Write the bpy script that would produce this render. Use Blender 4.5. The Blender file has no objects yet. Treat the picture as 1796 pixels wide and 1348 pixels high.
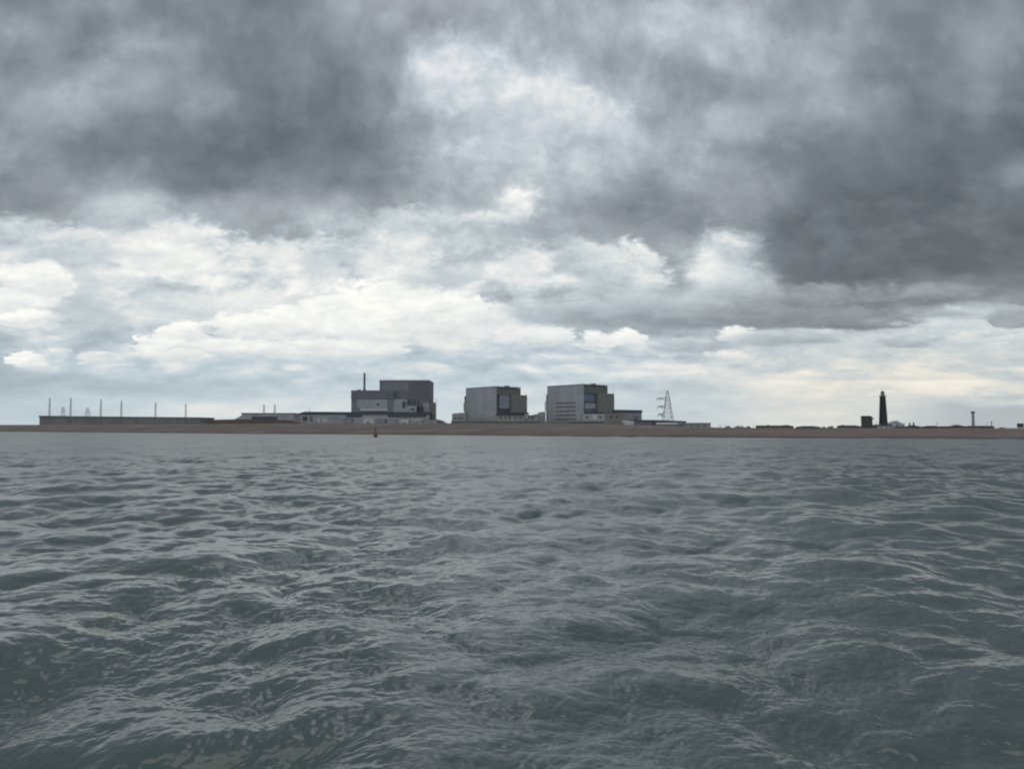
import bpy, bmesh, math, random
import numpy as np
from mathutils import Vector, Matrix
random.seed(4)
R = math.radians
scene = bpy.context.scene
COL = scene.collection

# ------------------------------------------------------------------ camera
F, CX, CY, EYE, HOR = 1383.0, 898.0, 674.0, 2.8, 751.0      # photo: focal length, centre, eye height, eye-level row
PITCH = math.atan((HOR - CY) / F)
cam_d = bpy.data.cameras.new('camera')
cam = bpy.data.objects.new('camera', cam_d)
COL.objects.link(cam)
cam.location = (0, 0, EYE)
cam.rotation_euler = (math.pi / 2 + PITCH, 0, 0)
cam_d.sensor_width = 36.0
cam_d.lens = 36.0 * F / 1796.0
cam_d.clip_start = 0.05
cam_d.clip_end = 30000
scene.camera = cam


def X(px, Y):
    return (px - CX) / F * Y


def Z(py, Y):
    return EYE + (HOR - py) / F * Y


# ------------------------------------------------------------------ materials
def mat(name, rgb, rough=0.8, var=0.18, scale=0.08, metal=0.0, seam=None, stain=0.0):
    m = bpy.data.materials.new(name)
    m.use_nodes = True
    nt = m.node_tree
    N, L = nt.nodes, nt.links
    b = N['Principled BSDF']
    b.inputs['Roughness'].default_value = rough
    b.inputs['Metallic'].default_value = metal
    tc = N.new('ShaderNodeTexCoord')
    nz = N.new('ShaderNodeTexNoise')
    nz.inputs['Scale'].default_value = scale
    nz.inputs['Detail'].default_value = 6
    L.new(tc.outputs['Object'], nz.inputs['Vector'])
    mx = N.new('ShaderNodeMix'); mx.data_type = 'RGBA'
    mx.inputs[6].default_value = [c * (1 - var) for c in rgb] + [1]
    mx.inputs[7].default_value = [min(1, c * (1 + var)) for c in rgb] + [1]
    L.new(nz.outputs['Fac'], mx.inputs[0])
    out = mx.outputs[2]
    if stain:
        mp = N.new('ShaderNodeMapping')
        mp.inputs['Scale'].default_value = (0.5, 0.5, 0.03)
        L.new(tc.outputs['Object'], mp.inputs['Vector'])
        n2 = N.new('ShaderNodeTexNoise')
        n2.inputs['Scale'].default_value = 1.0
        n2.inputs['Detail'].default_value = 5
        L.new(mp.outputs['Vector'], n2.inputs['Vector'])
        mr = N.new('ShaderNodeMapRange')
        mr.inputs['From Min'].default_value = 0.45
        mr.inputs['From Max'].default_value = 0.7
        mr.inputs['To Max'].default_value = stain
        L.new(n2.outputs['Fac'], mr.inputs['Value'])
        m2 = N.new('ShaderNodeMix'); m2.data_type = 'RGBA'
        m2.inputs[7].default_value = [c * 0.55 for c in rgb] + [1]
        L.new(mr.outputs[0], m2.inputs[0])
        L.new(out, m2.inputs[6])
        out = m2.outputs[2]
    if seam:                                            # cladding joints
        sp = N.new('ShaderNodeSeparateXYZ')
        L.new(tc.outputs['Object'], sp.inputs[0])
        ad = N.new('ShaderNodeMath'); ad.operation = 'ADD'
        L.new(sp.outputs['X'], ad.inputs[0]); L.new(sp.outputs['Y'], ad.inputs[1])
        cb = N.new('ShaderNodeCombineXYZ')
        L.new(ad.outputs[0], cb.inputs[0]); L.new(sp.outputs['Z'], cb.inputs[1])
        br = N.new('ShaderNodeTexBrick')
        br.offset = 0.0
        br.inputs['Scale'].default_value = 1.0
        br.inputs['Brick Width'].default_value = seam[0]
        br.inputs['Row Height'].default_value = seam[1]
        br.inputs['Mortar Size'].default_value = seam[2]
        br.inputs['Color1'].default_value = (1, 1, 1, 1)
        br.inputs['Color2'].default_value = (0.88, 0.88, 0.88, 1)
        br.inputs['Mortar'].default_value = (0.8, 0.8, 0.8, 1)
        L.new(cb.outputs[0], br.inputs['Vector'])
        m3 = N.new('ShaderNodeMix'); m3.data_type = 'RGBA'; m3.blend_type = 'MULTIPLY'
        m3.inputs[0].default_value = 1.0
        L.new(out, m3.inputs[6]); L.new(br.outputs['Color'], m3.inputs[7])
        out = m3.outputs[2]
    L.new(out, b.inputs['Base Color'])
    return m


M = {
    'pale_clad': mat('pale_cladding', (0.432, 0.464, 0.497), 0.7, 0.06, 0.05, seam=(6.0, 9.0, 0.18), stain=0.12),
    'olive_clad': mat('olive_cladding', (0.232, 0.236, 0.226), 0.8, 0.10, 0.06, seam=(5.0, 40.0, 0.2), stain=0.25),
    'blue_clad': mat('blue_grey_cladding', (0.26, 0.30, 0.36), 0.6, 0.25, 0.12, stain=0.3),
    'deep_grey': mat('dark_grey_cladding', (0.224, 0.241, 0.274), 0.8, 0.12, 0.06, seam=(4.5, 30.0, 0.25), stain=0.2),
    'slate': mat('slate_cladding', (0.162, 0.174, 0.207), 0.8, 0.12, 0.06, stain=0.2),
    'mid_grey': mat('mid_grey_panel', (0.375, 0.406, 0.431), 0.8, 0.10, 0.06, seam=(5.0, 6.0, 0.15), stain=0.2),
    'light_strip': mat('light_grey_panel', (0.52, 0.55, 0.57), 0.6, 0.06, 0.1),
    'navy': mat('dark_navy_roof', (0.071, 0.081, 0.114), 0.7, 0.15, 0.08),
    'concrete': mat('weathered_concrete', (0.330, 0.341, 0.341), 0.9, 0.14, 0.07, seam=(8.0, 30.0, 0.2), stain=0.3),
    'dark_concrete': mat('dark_concrete', (0.17, 0.185, 0.18), 0.9, 0.14, 0.08, stain=0.2),
    'yard_grey': mat('grey_block_wall', (0.225, 0.225, 0.228), 0.9, 0.14, 0.06, seam=(9.0, 30.0, 0.25), stain=0.2),
    'glass': mat('dark_window_glass', (0.05, 0.06, 0.07), 0.25, 0.1, 0.3),
    'steel': mat('galvanised_steel', (0.22, 0.235, 0.24), 0.55, 0.10, 0.6, metal=0.3),
    'dark_steel': mat('dark_steel', (0.10, 0.105, 0.11), 0.6, 0.15, 0.5),
    'white': mat('white_paint', (0.75, 0.77, 0.77), 0.5, 0.06, 0.4),
    'tarred_brick': mat('black_tarred_brick', (0.035, 0.042, 0.046), 0.75, 0.25, 0.25, stain=0.2),
    'lantern': mat('grey_lantern_metal', (0.22, 0.235, 0.23), 0.5, 0.12, 0.6),
    'rendered': mat('dark_render', (0.085, 0.09, 0.085), 0.9, 0.25, 0.2, stain=0.2),
    'house_wall': mat('weatherboard_wall', (0.11, 0.105, 0.10), 0.9, 0.2, 0.2),
    'house_roof': mat('dark_house_roof', (0.06, 0.062, 0.065), 0.85, 0.2, 0.3),
    'pale_render': mat('pale_blue_grey_render', (0.50, 0.53, 0.58), 0.85, 0.08, 0.1, stain=0.2),
    'buoy_paint': mat('dark_red_buoy_paint', (0.07, 0.035, 0.03), 0.5, 0.2, 1.0),
    'bush': mat('scrub_leaf', (0.06, 0.065, 0.045), 0.9, 0.3, 1.0),
}


# ------------------------------------------------------------------ mesh collector
class MB:
    def __init__(self):
        self.bm = bmesh.new()

    def box(self, x0, x1, y0, y1, z0, z1, bevel=0.0):
        r = bmesh.ops.create_cube(self.bm, size=1.0)
        vs = r['verts']
        for v in vs:
            v.co = Vector(((x0 + x1) / 2 + v.co.x * (x1 - x0), (y0 + y1) / 2 + v.co.y * (y1 - y0), (z0 + z1) / 2 + v.co.z * (z1 - z0)))
        if bevel:
            es = list({e for v in vs for e in v.link_edges})
            bmesh.ops.bevel(self.bm, geom=es, offset=bevel, segments=2, affect='EDGES', profile=0.5)
        return self

    def prism(self, pts, y0, y1):
        """outline in x-z, given its thickness along y"""
        n = len(pts)
        a = [self.bm.verts.new((p[0], y0, p[1])) for p in pts]
        b = [self.bm.verts.new((p[0], y1, p[1])) for p in pts]
        self.bm.faces.new(a)
        self.bm.faces.new(b[::-1])
        for i in range(n):
            self.bm.faces.new((a[i], b[i], b[(i + 1) % n], a[(i + 1) % n]))
        bmesh.ops.recalc_face_normals(self.bm, faces=self.bm.faces[:])
        return self

    def plan(self, pts, z0, z1):
        """outline in x-y, raised along z"""
        n = len(pts)
        a = [self.bm.verts.new((p[0], p[1], z0)) for p in pts]
        b = [self.bm.verts.new((p[0], p[1], z1)) for p in pts]
        self.bm.faces.new(a)
        self.bm.faces.new(b[::-1])
        for i in range(n):
            self.bm.faces.new((a[i], b[i], b[(i + 1) % n], a[(i + 1) % n]))
        bmesh.ops.recalc_face_normals(self.bm, faces=self.bm.faces[:])
        return self

    def bar(self, p, q, r0, r1=None, n=6):
        r1 = r0 if r1 is None else r1
        p, q = Vector(p), Vector(q)
        d = q - p
        r = bmesh.ops.create_cone(self.bm, cap_ends=True, segments=n, radius1=r0, radius2=r1, depth=d.length)
        rot = d.to_track_quat('Z', 'Y').to_matrix().to_4x4()
        bmesh.ops.transform(self.bm, matrix=Matrix.Translation((p + q) / 2) @ rot, verts=r['verts'])
        return self

    def lathe(self, prof, n=24, c=(0, 0)):
        rings = []
        for (r, z) in prof:
            rings.append([self.bm.verts.new((c[0] + r * math.cos(2 * math.pi * i / n), c[1] + r * math.sin(2 * math.pi * i / n), z)) for i in range(n)])
        for a, b in zip(rings, rings[1:]):
            for i in range(n):
                self.bm.faces.new((a[i], a[(i + 1) % n], b[(i + 1) % n], b[i]))
        self.bm.faces.new(rings[0][::-1])
        self.bm.faces.new(rings[-1])
        return self

    def build(self, name, m, parent=None, smooth=False):
        me = bpy.data.meshes.new(name)
        if smooth:
            for f in self.bm.faces:
                f.smooth = True
        self.bm.to_mesh(me)
        self.bm.free()
        me.materials.append(m)
        o = bpy.data.objects.new(name, me)
        COL.objects.link(o)
        if parent:
            o.parent = parent
        return o


def tag(o, label=None, cat=None, group=None, kind=None):
    for k, v in (('label', label), ('category', cat), ('group', group), ('kind', kind)):
        if v:
            o[k] = v
    return o


def thing(name, loc, label, cat, group=None, rz=0.0):
    o = bpy.data.objects.new(name, None)
    o.empty_display_size = 0.5
    COL.objects.link(o)
    o.location = loc
    o.rotation_euler = (0, 0, rz)
    return tag(o, label, cat, group)


def copy_tree(o, parent=None):
    c = o.copy()
    COL.objects.link(c)
    if parent:
        c.parent = parent
    for ch in [k for k in COL.objects if k.parent == o]:
        copy_tree(ch, c)
    return c


# ------------------------------------------------------------------ land
WL = [(-1600, 751.8), (-900, 752.6), (-400, 754.2), (0, 756.6), (200, 758.4), (400, 760.0), (640, 761.6), (900, 764.0), (1060, 765.5), (1300, 767.3), (1560, 768.9), (1796, 770.0), (2400, 772.4), (3400, 775.0)]
CR = [(-1600, 749.0), (-900, 747.5), (-400, 745.6), (0, 744.8), (200, 744.5), (350, 743.6), (520, 742.4), (640, 742.0), (900, 742.4), (1060, 743.6), (1150, 745.6), (1250, 749.2), (1320, 750.0), (1560, 750.3), (1796, 750.7), (2400, 750.8), (3400, 750.8)]


def lerp_tab(tab, x):
    return float(np.interp(x, [p[0] for p in tab], [p[1] for p in tab]))


def shore_Y(px):
    return F * EYE / (lerp_tab(WL, px) - HOR)


def crest(px):
    Yc = shore_Y(px) + 75
    return Yc, EYE + (HOR - lerp_tab(CR, px)) / F * Yc


def ground_z(px):
    return crest(px)[1] - 0.6


def build_land():
    pxs = list(np.linspace(-1600, -50, 80)) + list(np.linspace(-40, 1840, 320)) + list(np.linspace(1850, 3400, 80))
    prof = [(-60, -2.5, 0), (-15, -0.6, 0), (0, 0.02, 0), (6, 0.6, 0), (14, 0, .30), (20, 0, .33), (28, 0, .55), (36, 0, .62), (46, 0, .80), (60, 0, .93), (75, 0, 1.0), (85, -0.1, 1.0), (110, -0.5, 1.0), (180, -0.6, 1.0), (400, -0.6, 1.0), (900, -0.6, 1.0), (2500, -0.8, 1.0), (7000, -1.0, 1.0)]
    vs, fs = [], []
    for i, px in enumerate(pxs):
        Ys = shore_Y(px)
        zc = crest(px)[1]
        wob = 1.2 * math.sin(px * 0.031) + 0.8 * math.sin(px * 0.083 + 1)
        for (d, a, k) in prof:
            Y = Ys + d + (wob if 0 < d < 80 else 0)
            z = a + k * zc
            if 10 < d < 100:
                z += 0.06 * math.sin(px * 0.057 + d) + random.uniform(-0.05, 0.05)
            vs.append((X(px, Y), Y, z))
    n = len(prof)
    for i in range(len(pxs) - 1):
        for j in range(n - 1):
            a = i * n + j
            fs.append((a, a + n, a + n + 1, a + 1))
    me = bpy.data.meshes.new('shingle_beach')
    me.from_pydata(vs, [], fs)
    for p in me.polygons:
        p.use_smooth = True
    m = bpy.data.materials.new('shingle')
    m.use_nodes = True
    N, L = m.node_tree.nodes, m.node_tree.links
    b = N['Principled BSDF']
    b.inputs['Roughness'].default_value = 0.95
    tc = N.new('ShaderNodeTexCoord')
    n1 = N.new('ShaderNodeTexNoise'); n1.inputs['Scale'].default_value = 0.06; n1.inputs['Detail'].default_value = 8
    n2 = N.new('ShaderNodeTexNoise'); n2.inputs['Scale'].default_value = 3.0; n2.inputs['Detail'].default_value = 6
    L.new(tc.outputs['Object'], n1.inputs['Vector']); L.new(tc.outputs['Object'], n2.inputs['Vector'])
    r1 = N.new('ShaderNodeValToRGB')
    r1.color_ramp.elements[0].position = 0.35; r1.color_ramp.elements[0].color = (0.139, 0.108, 0.098, 1)
    r1.color_ramp.elements[1].position = 0.68; r1.color_ramp.elements[1].color = (0.195, 0.159, 0.146, 1)
    L.new(n1.outputs['Fac'], r1.inputs[0])
    r2 = N.new('ShaderNodeValToRGB')
    r2.color_ramp.elements[0].position = 0.3; r2.color_ramp.elements[0].color = (0.6, 0.6, 0.6, 1)
    r2.color_ramp.elements[1].position = 0.7; r2.color_ramp.elements[1].color = (1.25, 1.25, 1.25, 1)
    L.new(n2.outputs['Fac'], r2.inputs[0])
    mx = N.new('ShaderNodeMix'); mx.data_type = 'RGBA'; mx.blend_type = 'MULTIPLY'; mx.inputs[0].default_value = 1
    L.new(r1.outputs[0], mx.inputs[6]); L.new(r2.outputs[0], mx.inputs[7])
    st = N.new('ShaderNodeMapping'); st.inputs['Scale'].default_value = (0.012, 0.012, 2.6)
    L.new(tc.outputs['Object'], st.inputs['Vector'])
    n3 = N.new('ShaderNodeTexNoise'); n3.inputs['Scale'].default_value = 1.0; n3.inputs['Detail'].default_value = 5
    L.new(st.outputs[0], n3.inputs['Vector'])
    r3 = N.new('ShaderNodeValToRGB')
    r3.color_ramp.elements[0].position = 0.38; r3.color_ramp.elements[0].color = (0.72, 0.73, 0.75, 1)
    r3.color_ramp.elements[1].position = 0.62; r3.color_ramp.elements[1].color = (1.15, 1.12, 1.08, 1)
    L.new(n3.outputs['Fac'], r3.inputs[0])
    m3 = N.new('ShaderNodeMix'); m3.data_type = 'RGBA'; m3.blend_type = 'MULTIPLY'; m3.inputs[0].default_value = 1
    L.new(mx.outputs[2], m3.inputs[6]); L.new(r3.outputs[0], m3.inputs[7])
    mx = m3
    # shingle wetted by the swash at the foot of the beach
    sp = N.new('ShaderNodeSeparateXYZ'); L.new(tc.outputs['Object'], sp.inputs[0])
    wz = N.new('ShaderNodeMath'); wz.operation = 'MULTIPLY_ADD'; wz.inputs[1].default_value = 0.5
    L.new(n1.outputs['Fac'], wz.inputs[0]); L.new(sp.outputs['Z'], wz.inputs[2])
    mr = N.new('ShaderNodeMapRange'); mr.inputs['From Min'].default_value = 0.65; mr.inputs['From Max'].default_value = 0.95; mr.inputs['To Min'].default_value = 0.6
    L.new(wz.outputs[0], mr.inputs['Value'])
    m2 = N.new('ShaderNodeMix'); m2.data_type = 'RGBA'; m2.blend_type = 'MULTIPLY'; m2.inputs[0].default_value = 1
    L.new(mx.outputs[2], m2.inputs[6]); L.new(mr.outputs[0], m2.inputs[7])
    L.new(m2.outputs[2], b.inputs['Base Color'])
    me.materials.append(m)
    o = bpy.data.objects.new('shingle_beach', me)
    COL.objects.link(o)
    tag(o, 'long brown shingle beach rising behind the sea', None, None, 'structure')
    return m


shingle = build_land()


# ------------------------------------------------------------------ sea
def wave_cascade(Lt, N, lo, hi, seed, A=0.0080, lam_p=10.0, wind=(0.86, -0.5), spread=2.6):
    """one tile of a wind sea (height and sideways shift), wavelengths lo..hi metres"""
    rng = np.random.default_rng(seed)
    k1 = np.fft.fftfreq(N, d=Lt / N) * 2 * np.pi
    kx, ky = np.meshgrid(k1, k1, indexing='xy')
    k = np.hypot(kx, ky); k[0, 0] = 1e-6
    lam = 2 * np.pi / k
    kp = 2 * np.pi / lam_p
    th = np.arctan2(ky, kx) - math.atan2(wind[1], wind[0])
    c2 = np.cos(th / 2) ** 2
    sp_ = spread * np.clip((kp / k) ** 0.5, 0.25, 1.2)
    D = c2 ** (2 * sp_) + 0.03
    D /= 3.0
    S = A * k ** -4.0 * np.exp(-1.0 * (kp / k) ** 2.0) * D
    band = np.clip((lam - lo * 0.8) / (lo * 0.4), 0, 1) * np.clip((hi * 1.2 - lam) / (hi * 0.4), 0, 1)
    amp = np.sqrt(S * band) * (2 * np.pi / Lt)
    h = amp * (rng.normal(size=(N, N)) + 1j * rng.normal(size=(N, N)))
    h[0, 0] = 0
    z = np.real(np.fft.ifft2(h)) * N * N
    dx = np.real(np.fft.ifft2(-1j * kx / k * h)) * N * N
    dy = np.real(np.fft.ifft2(-1j * ky / k * h)) * N * N
    return Lt, N, z, dx, dy


def sample(casc, x, y, rot):
    Lt, N, z, dx, dy = casc
    c, s = math.cos(rot), math.sin(rot)
    u = ((c * x + s * y) / Lt) % 1.0 * N
    v = ((-s * x + c * y) / Lt) % 1.0 * N
    i0 = np.floor(u).astype(np.int64) % N; j0 = np.floor(v).astype(np.int64) % N
    fu = u - np.floor(u); fv = v - np.floor(v)
    i1 = (i0 + 1) % N; j1 = (j0 + 1) % N
    w00, w10, w01, w11 = (1 - fu) * (1 - fv), fu * (1 - fv), (1 - fu) * fv, fu * fv

    def s_(a):
        return a[j0, i0] * w00 + a[j0, i1] * w10 + a[j1, i0] * w01 + a[j1, i1] * w11
    hz, hx, hy = s_(z), s_(dx), s_(dy)
    return hz, c * hx - s * hy, s * hx + c * hy


MICRO = 0.003
RIP = 0.5


def build_sea():
    # rings get wider with distance, spokes are dense over the stretch in view
    inv = np.arange(1 / 4.6, 1 / 420.0, -0.42 / (F * 1024 / 1796 * EYE))
    rad = 1 / inv
    r = np.concatenate([[0.3, 0.8, 1.5, 2.2, 3.0, 3.6, 4.1], rad, [440, 480, 540, 640, 800, 1100, 1700, 3000, 6000, 12000]])
    a_in = np.arctan(np.linspace(-0.80, 0.80, 1450))
    a_out = np.linspace(a_in[-1], 2 * math.pi + a_in[0], 150)[1:-1]
    ang = np.concatenate([a_in, a_out])
    nr, na = len(r), len(ang)
    rr, aa = np.meshgrid(r, ang, indexing='ij')
    x = rr * np.sin(aa); y = rr * np.cos(aa)
    dr = np.gradient(r)[:, None]                     # ring spacing: waves too short for it are left to the ripple normals
    da = np.gradient(np.concatenate([ang, [ang[0] + 2 * math.pi]]))[:-1][None, :] * rr
    dx_ = np.maximum(np.abs(da), dr * np.ones_like(rr))
    var = np.full_like(x, MICRO); zz = np.zeros_like(x); xx = x.copy(); yy = y.copy()
    for casc, lo, rot, chop in ((wave_cascade(113.0, 1024, 3.2, 40.0, 11, A=0.0115), 3.2, 0.0, 1.7),
                                (wave_cascade(61.0, 1024, 0.9, 3.2, 12, A=0.0145), 0.9, 0.13, 1.55),
                                (wave_cascade(17.3, 1024, 0.24, 0.9, 13, A=0.0060, spread=3.0), 0.24, -0.2, 1.0),
                                (wave_cascade(5.1, 1024, 0.06, 0.24, 14, A=0.0065, spread=2.5), 0.06, 0.35, 0.8)):
        f = np.clip((lo * 3.0 - dx_) / (lo * 2.2), 0, 1) if lo < 3 else np.clip((24 - dx_) / 20, 0, 1)
        cell = casc[0] / casc[1]
        gx = np.diff(casc[2], axis=1) / cell; gy = np.diff(casc[2], axis=0) / cell
        var += (1 - f * f) * float(gx.var() + gy.var())
        hz, hx, hy = sample(casc, x, y, rot)
        zz += f * hz
        xx += chop * f * hx
        yy += chop * f * hy
    vs = np.stack([xx, yy, zz], axis=-1).reshape(-1, 3).astype(np.float32)
    i = np.arange(nr - 1)[:, None]; j = np.arange(na)[None, :]
    j1 = (j + 1) % na
    q = np.stack([i * na + j + 0 * j1, (i + 1) * na + j + 0 * j1, (i + 1) * na + j1 + 0 * j, i * na + j1 + 0 * j], axis=-1).reshape(-1, 4)
    q = q[:, ::-1]
    # centre fan
    nf = len(q)
    me = bpy.data.meshes.new('sea')
    me.vertices.add(len(vs)); me.vertices.foreach_set('co', vs.ravel())
    me.loops.add(nf * 4); me.loops.foreach_set('vertex_index', q.ravel().astype(np.int32))
    me.polygons.add(nf)
    me.polygons.foreach_set('loop_start', np.arange(0, nf * 4, 4, dtype=np.int32))
    me.polygons.foreach_set('loop_total', np.full(nf, 4, dtype=np.int32))
    me.polygons.foreach_set('use_smooth', np.ones(nf, dtype=bool))
    me.update(calc_edges=True)
    me.validate()
    # waves too small for the mesh count as roughness of the surface
    at = me.attributes.new('ripple', 'FLOAT', 'POINT')
    at.data.foreach_set('value', np.clip((0.25 * var), 0, 0.2).ravel() ** 0.25)
    print('sea', len(vs), float(zz.std()), float(var.max()))
    m = bpy.data.materials.new('sea_water')
    m.use_nodes = True
    N, L = m.node_tree.nodes, m.node_tree.links
    b = N['Principled BSDF']
    b.inputs['Base Color'].default_value = (0.062, 0.089, 0.089, 1)
    b.inputs["IOR"].default_value = 1.40
    att = N.new('ShaderNodeAttribute'); att.attribute_name = 'ripple'
    L.new(att.outputs['Fac'], b.inputs['Roughness'])
    geo = N.new('ShaderNodeNewGeometry')
    mp = N.new('ShaderNodeMapping')
    mp.inputs['Rotation'].default_value = (0, 0, 0.5)
    mp.inputs['Scale'].default_value = (1.7, 0.8, 1)
    L.new(geo.outputs['Position'], mp.inputs['Vector'])
    nz = N.new('ShaderNodeTexNoise'); nz.noise_dimensions = '2D'
    nz.inputs['Scale'].default_value = 1.0; nz.inputs['Detail'].default_value = 4; nz.inputs['Roughness'].default_value = 0.6
    L.new(mp.outputs['Vector'], nz.inputs['Vector'])
    sub = N.new('ShaderNodeVectorMath'); sub.operation = 'SUBTRACT'; sub.inputs[1].default_value = (0.5, 0.5, 0.5)
    L.new(nz.outputs['Color'], sub.inputs[0])
    gm_ = N.new('ShaderNodeMapping'); gm_.inputs['Rotation'].default_value = (0, 0, 0.4); gm_.inputs['Scale'].default_value = (0.10, 0.035, 1)
    L.new(geo.outputs['Position'], gm_.inputs['Vector'])
    gz_ = N.new('ShaderNodeTexNoise'); gz_.noise_dimensions = '2D'; gz_.inputs['Scale'].default_value = 1.0; gz_.inputs['Detail'].default_value = 5; gz_.inputs['Roughness'].default_value = 0.65
    L.new(gm_.outputs[0], gz_.inputs['Vector'])
    gr_ = N.new('ShaderNodeMapRange'); gr_.inputs[1].default_value = 0.35; gr_.inputs[2].default_value = 0.66; gr_.inputs[3].default_value = 0.15; gr_.inputs[4].default_value = RIP * 2.2
    L.new(gz_.outputs['Fac'], gr_.inputs[0])
    gf_ = N.new('ShaderNodeVectorMath'); gf_.operation = 'MULTIPLY'; gf_.inputs[1].default_value = (1, 1, 0)
    L.new(sub.outputs[0], gf_.inputs[0])
    mul = N.new('ShaderNodeVectorMath'); mul.operation = 'SCALE'
    un_ = N.new('ShaderNodeMapRange'); un_.inputs[1].default_value = 0.175; un_.inputs[2].default_value = 0.27; un_.inputs[3].default_value = 0.05
    L.new(att.outputs['Fac'], un_.inputs[0])
    ug_ = N.new('ShaderNodeMath'); ug_.operation = 'MULTIPLY'
    L.new(un_.outputs[0], ug_.inputs[0]); L.new(gr_.outputs[0], ug_.inputs[1])
    L.new(gf_.outputs[0], mul.inputs[0]); L.new(ug_.outputs[0], mul.inputs['Scale'])
    # capillary ripples
    cm_ = N.new('ShaderNodeMapping'); cm_.inputs['Rotation'].default_value = (0, 0, 0.55); cm_.inputs['Scale'].default_value = (9, 9, 1)
    L.new(geo.outputs['Position'], cm_.inputs['Vector'])
    cn_ = N.new('ShaderNodeTexNoise'); cn_.noise_dimensions = '2D'; cn_.inputs['Scale'].default_value = 1.0; cn_.inputs['Detail'].default_value = 3; cn_.inputs['Roughness'].default_value = 0.55; cn_.inputs['Distortion'].default_value = 0.4
    L.new(cm_.outputs[0], cn_.inputs['Vector'])
    bp_ = N.new('ShaderNodeBump'); bp_.inputs['Strength'].default_value = 0.12; bp_.inputs['Distance'].default_value = 0.02
    L.new(cn_.outputs['Fac'], bp_.inputs['Height'])
    ad = N.new('ShaderNodeVectorMath'); ad.operation = 'ADD'
    L.new(bp_.outputs[0], ad.inputs[0]); L.new(mul.outputs[0], ad.inputs[1])
    no = N.new('ShaderNodeVectorMath'); no.operation = 'NORMALIZE'
    L.new(ad.outputs[0], no.inputs[0])
    L.new(no.outputs[0], b.inputs['Normal'])
    me.materials.append(m)
    o = bpy.data.objects.new('sea', me)
    COL.objects.link(o)
    tag(o, 'choppy grey green sea filling the foreground', None, None, 'structure')


build_sea()


# ------------------------------------------------------------------ helpers to set a thing out in metres at its distance
class Spot:
    """local frame of a thing that stands at distance Y under column px of the shore"""
    def __init__(self, px, Y, sink=0.3):
        self.Y = Y
        self.px = px
        self.gz = ground_z(px) - sink
        self.loc = Vector((X(px, Y), Y, self.gz))

    def x(self, p):
        return X(p, self.Y) - self.loc.x

    def z(self, p):
        return Z(p, self.Y) - self.loc.z

    def box(self, mb, p0, p1, ztop, zbot, d0=0.0, d1=12.0, bevel=0.0):
        zb = 0.0 if zbot is None else self.z(zbot)
        return mb.box(self.x(p0), self.x(p1), d0, d1, zb, self.z(ztop), bevel)


def pitched(mb, x0, x1, y0, y1, z0, z1, hip=0.0, over=0.3):
    """pitched (or hipped) roof with its ridge along x"""
    x0 -= over; x1 += over; y0 -= over; y1 += over
    ym = (y0 + y1) / 2
    bm = mb.bm
    v = [bm.verts.new(c) for c in ((x0, y0, z0), (x1, y0, z0), (x1, y1, z0), (x0, y1, z0), (x0 + hip, ym, z1), (x1 - hip, ym, z1))]
    for f in ((0, 1, 5, 4), (1, 2, 5), (2, 3, 4, 5), (3, 0, 4), (3, 2, 1, 0)):
        bm.faces.new([v[i] for i in f])
    return mb


def railing(mb, x0, x1, y, z, h=1.1, step=4.0):
    n = max(2, int(abs(x1 - x0) / step))
    for i in range(n + 1):
        xx = x0 + (x1 - x0) * i / n
        mb.bar((xx, y, z), (xx, y, z + h), 0.06)
    mb.bar((x0, y, z + h), (x1, y, z + h), 0.06)
    mb.bar((x0, y, z + h * 0.55), (x1, y, z + h * 0.55), 0.05)
    return mb


# ------------------------------------------------------------------ left: switchgear house with its masts
s = Spot(210, 830)
t = thing('switchgear_building', s.loc, 'very long low grey building at the far left of the shore, under thin masts', 'building')
s.box(MB(), 70, 352, 732.5, None, 0, 38).build('wall', M['yard_grey'], t)
m = MB()
m.prism([(s.x(69.3), s.z(732.5) + .003), (s.x(352.8), s.z(733.6) + .3), (s.x(352.8), s.z(731.6)), (s.x(130), s.z(729.4)), (s.x(69.3), s.z(728.6))], -0.6, 38.6)
m.build('roof', M['slate'], t)
for p in (84, 118, 152, 204, 236, 290, 322):
    m = MB(); m.box(s.x(p), s.x(p + 9), -0.08, 0.2, s.z(741.5), s.z(736))
    m.build('panel_door', M['dark_concrete'], t)
for p in range(78, 350, 44):
    m = MB(); m.box(s.x(p), s.x(p) + 0.5, -0.3, 0.3, 0.5, s.z(733.4)); m.build('downpipe', M['steel'], t)


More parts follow.
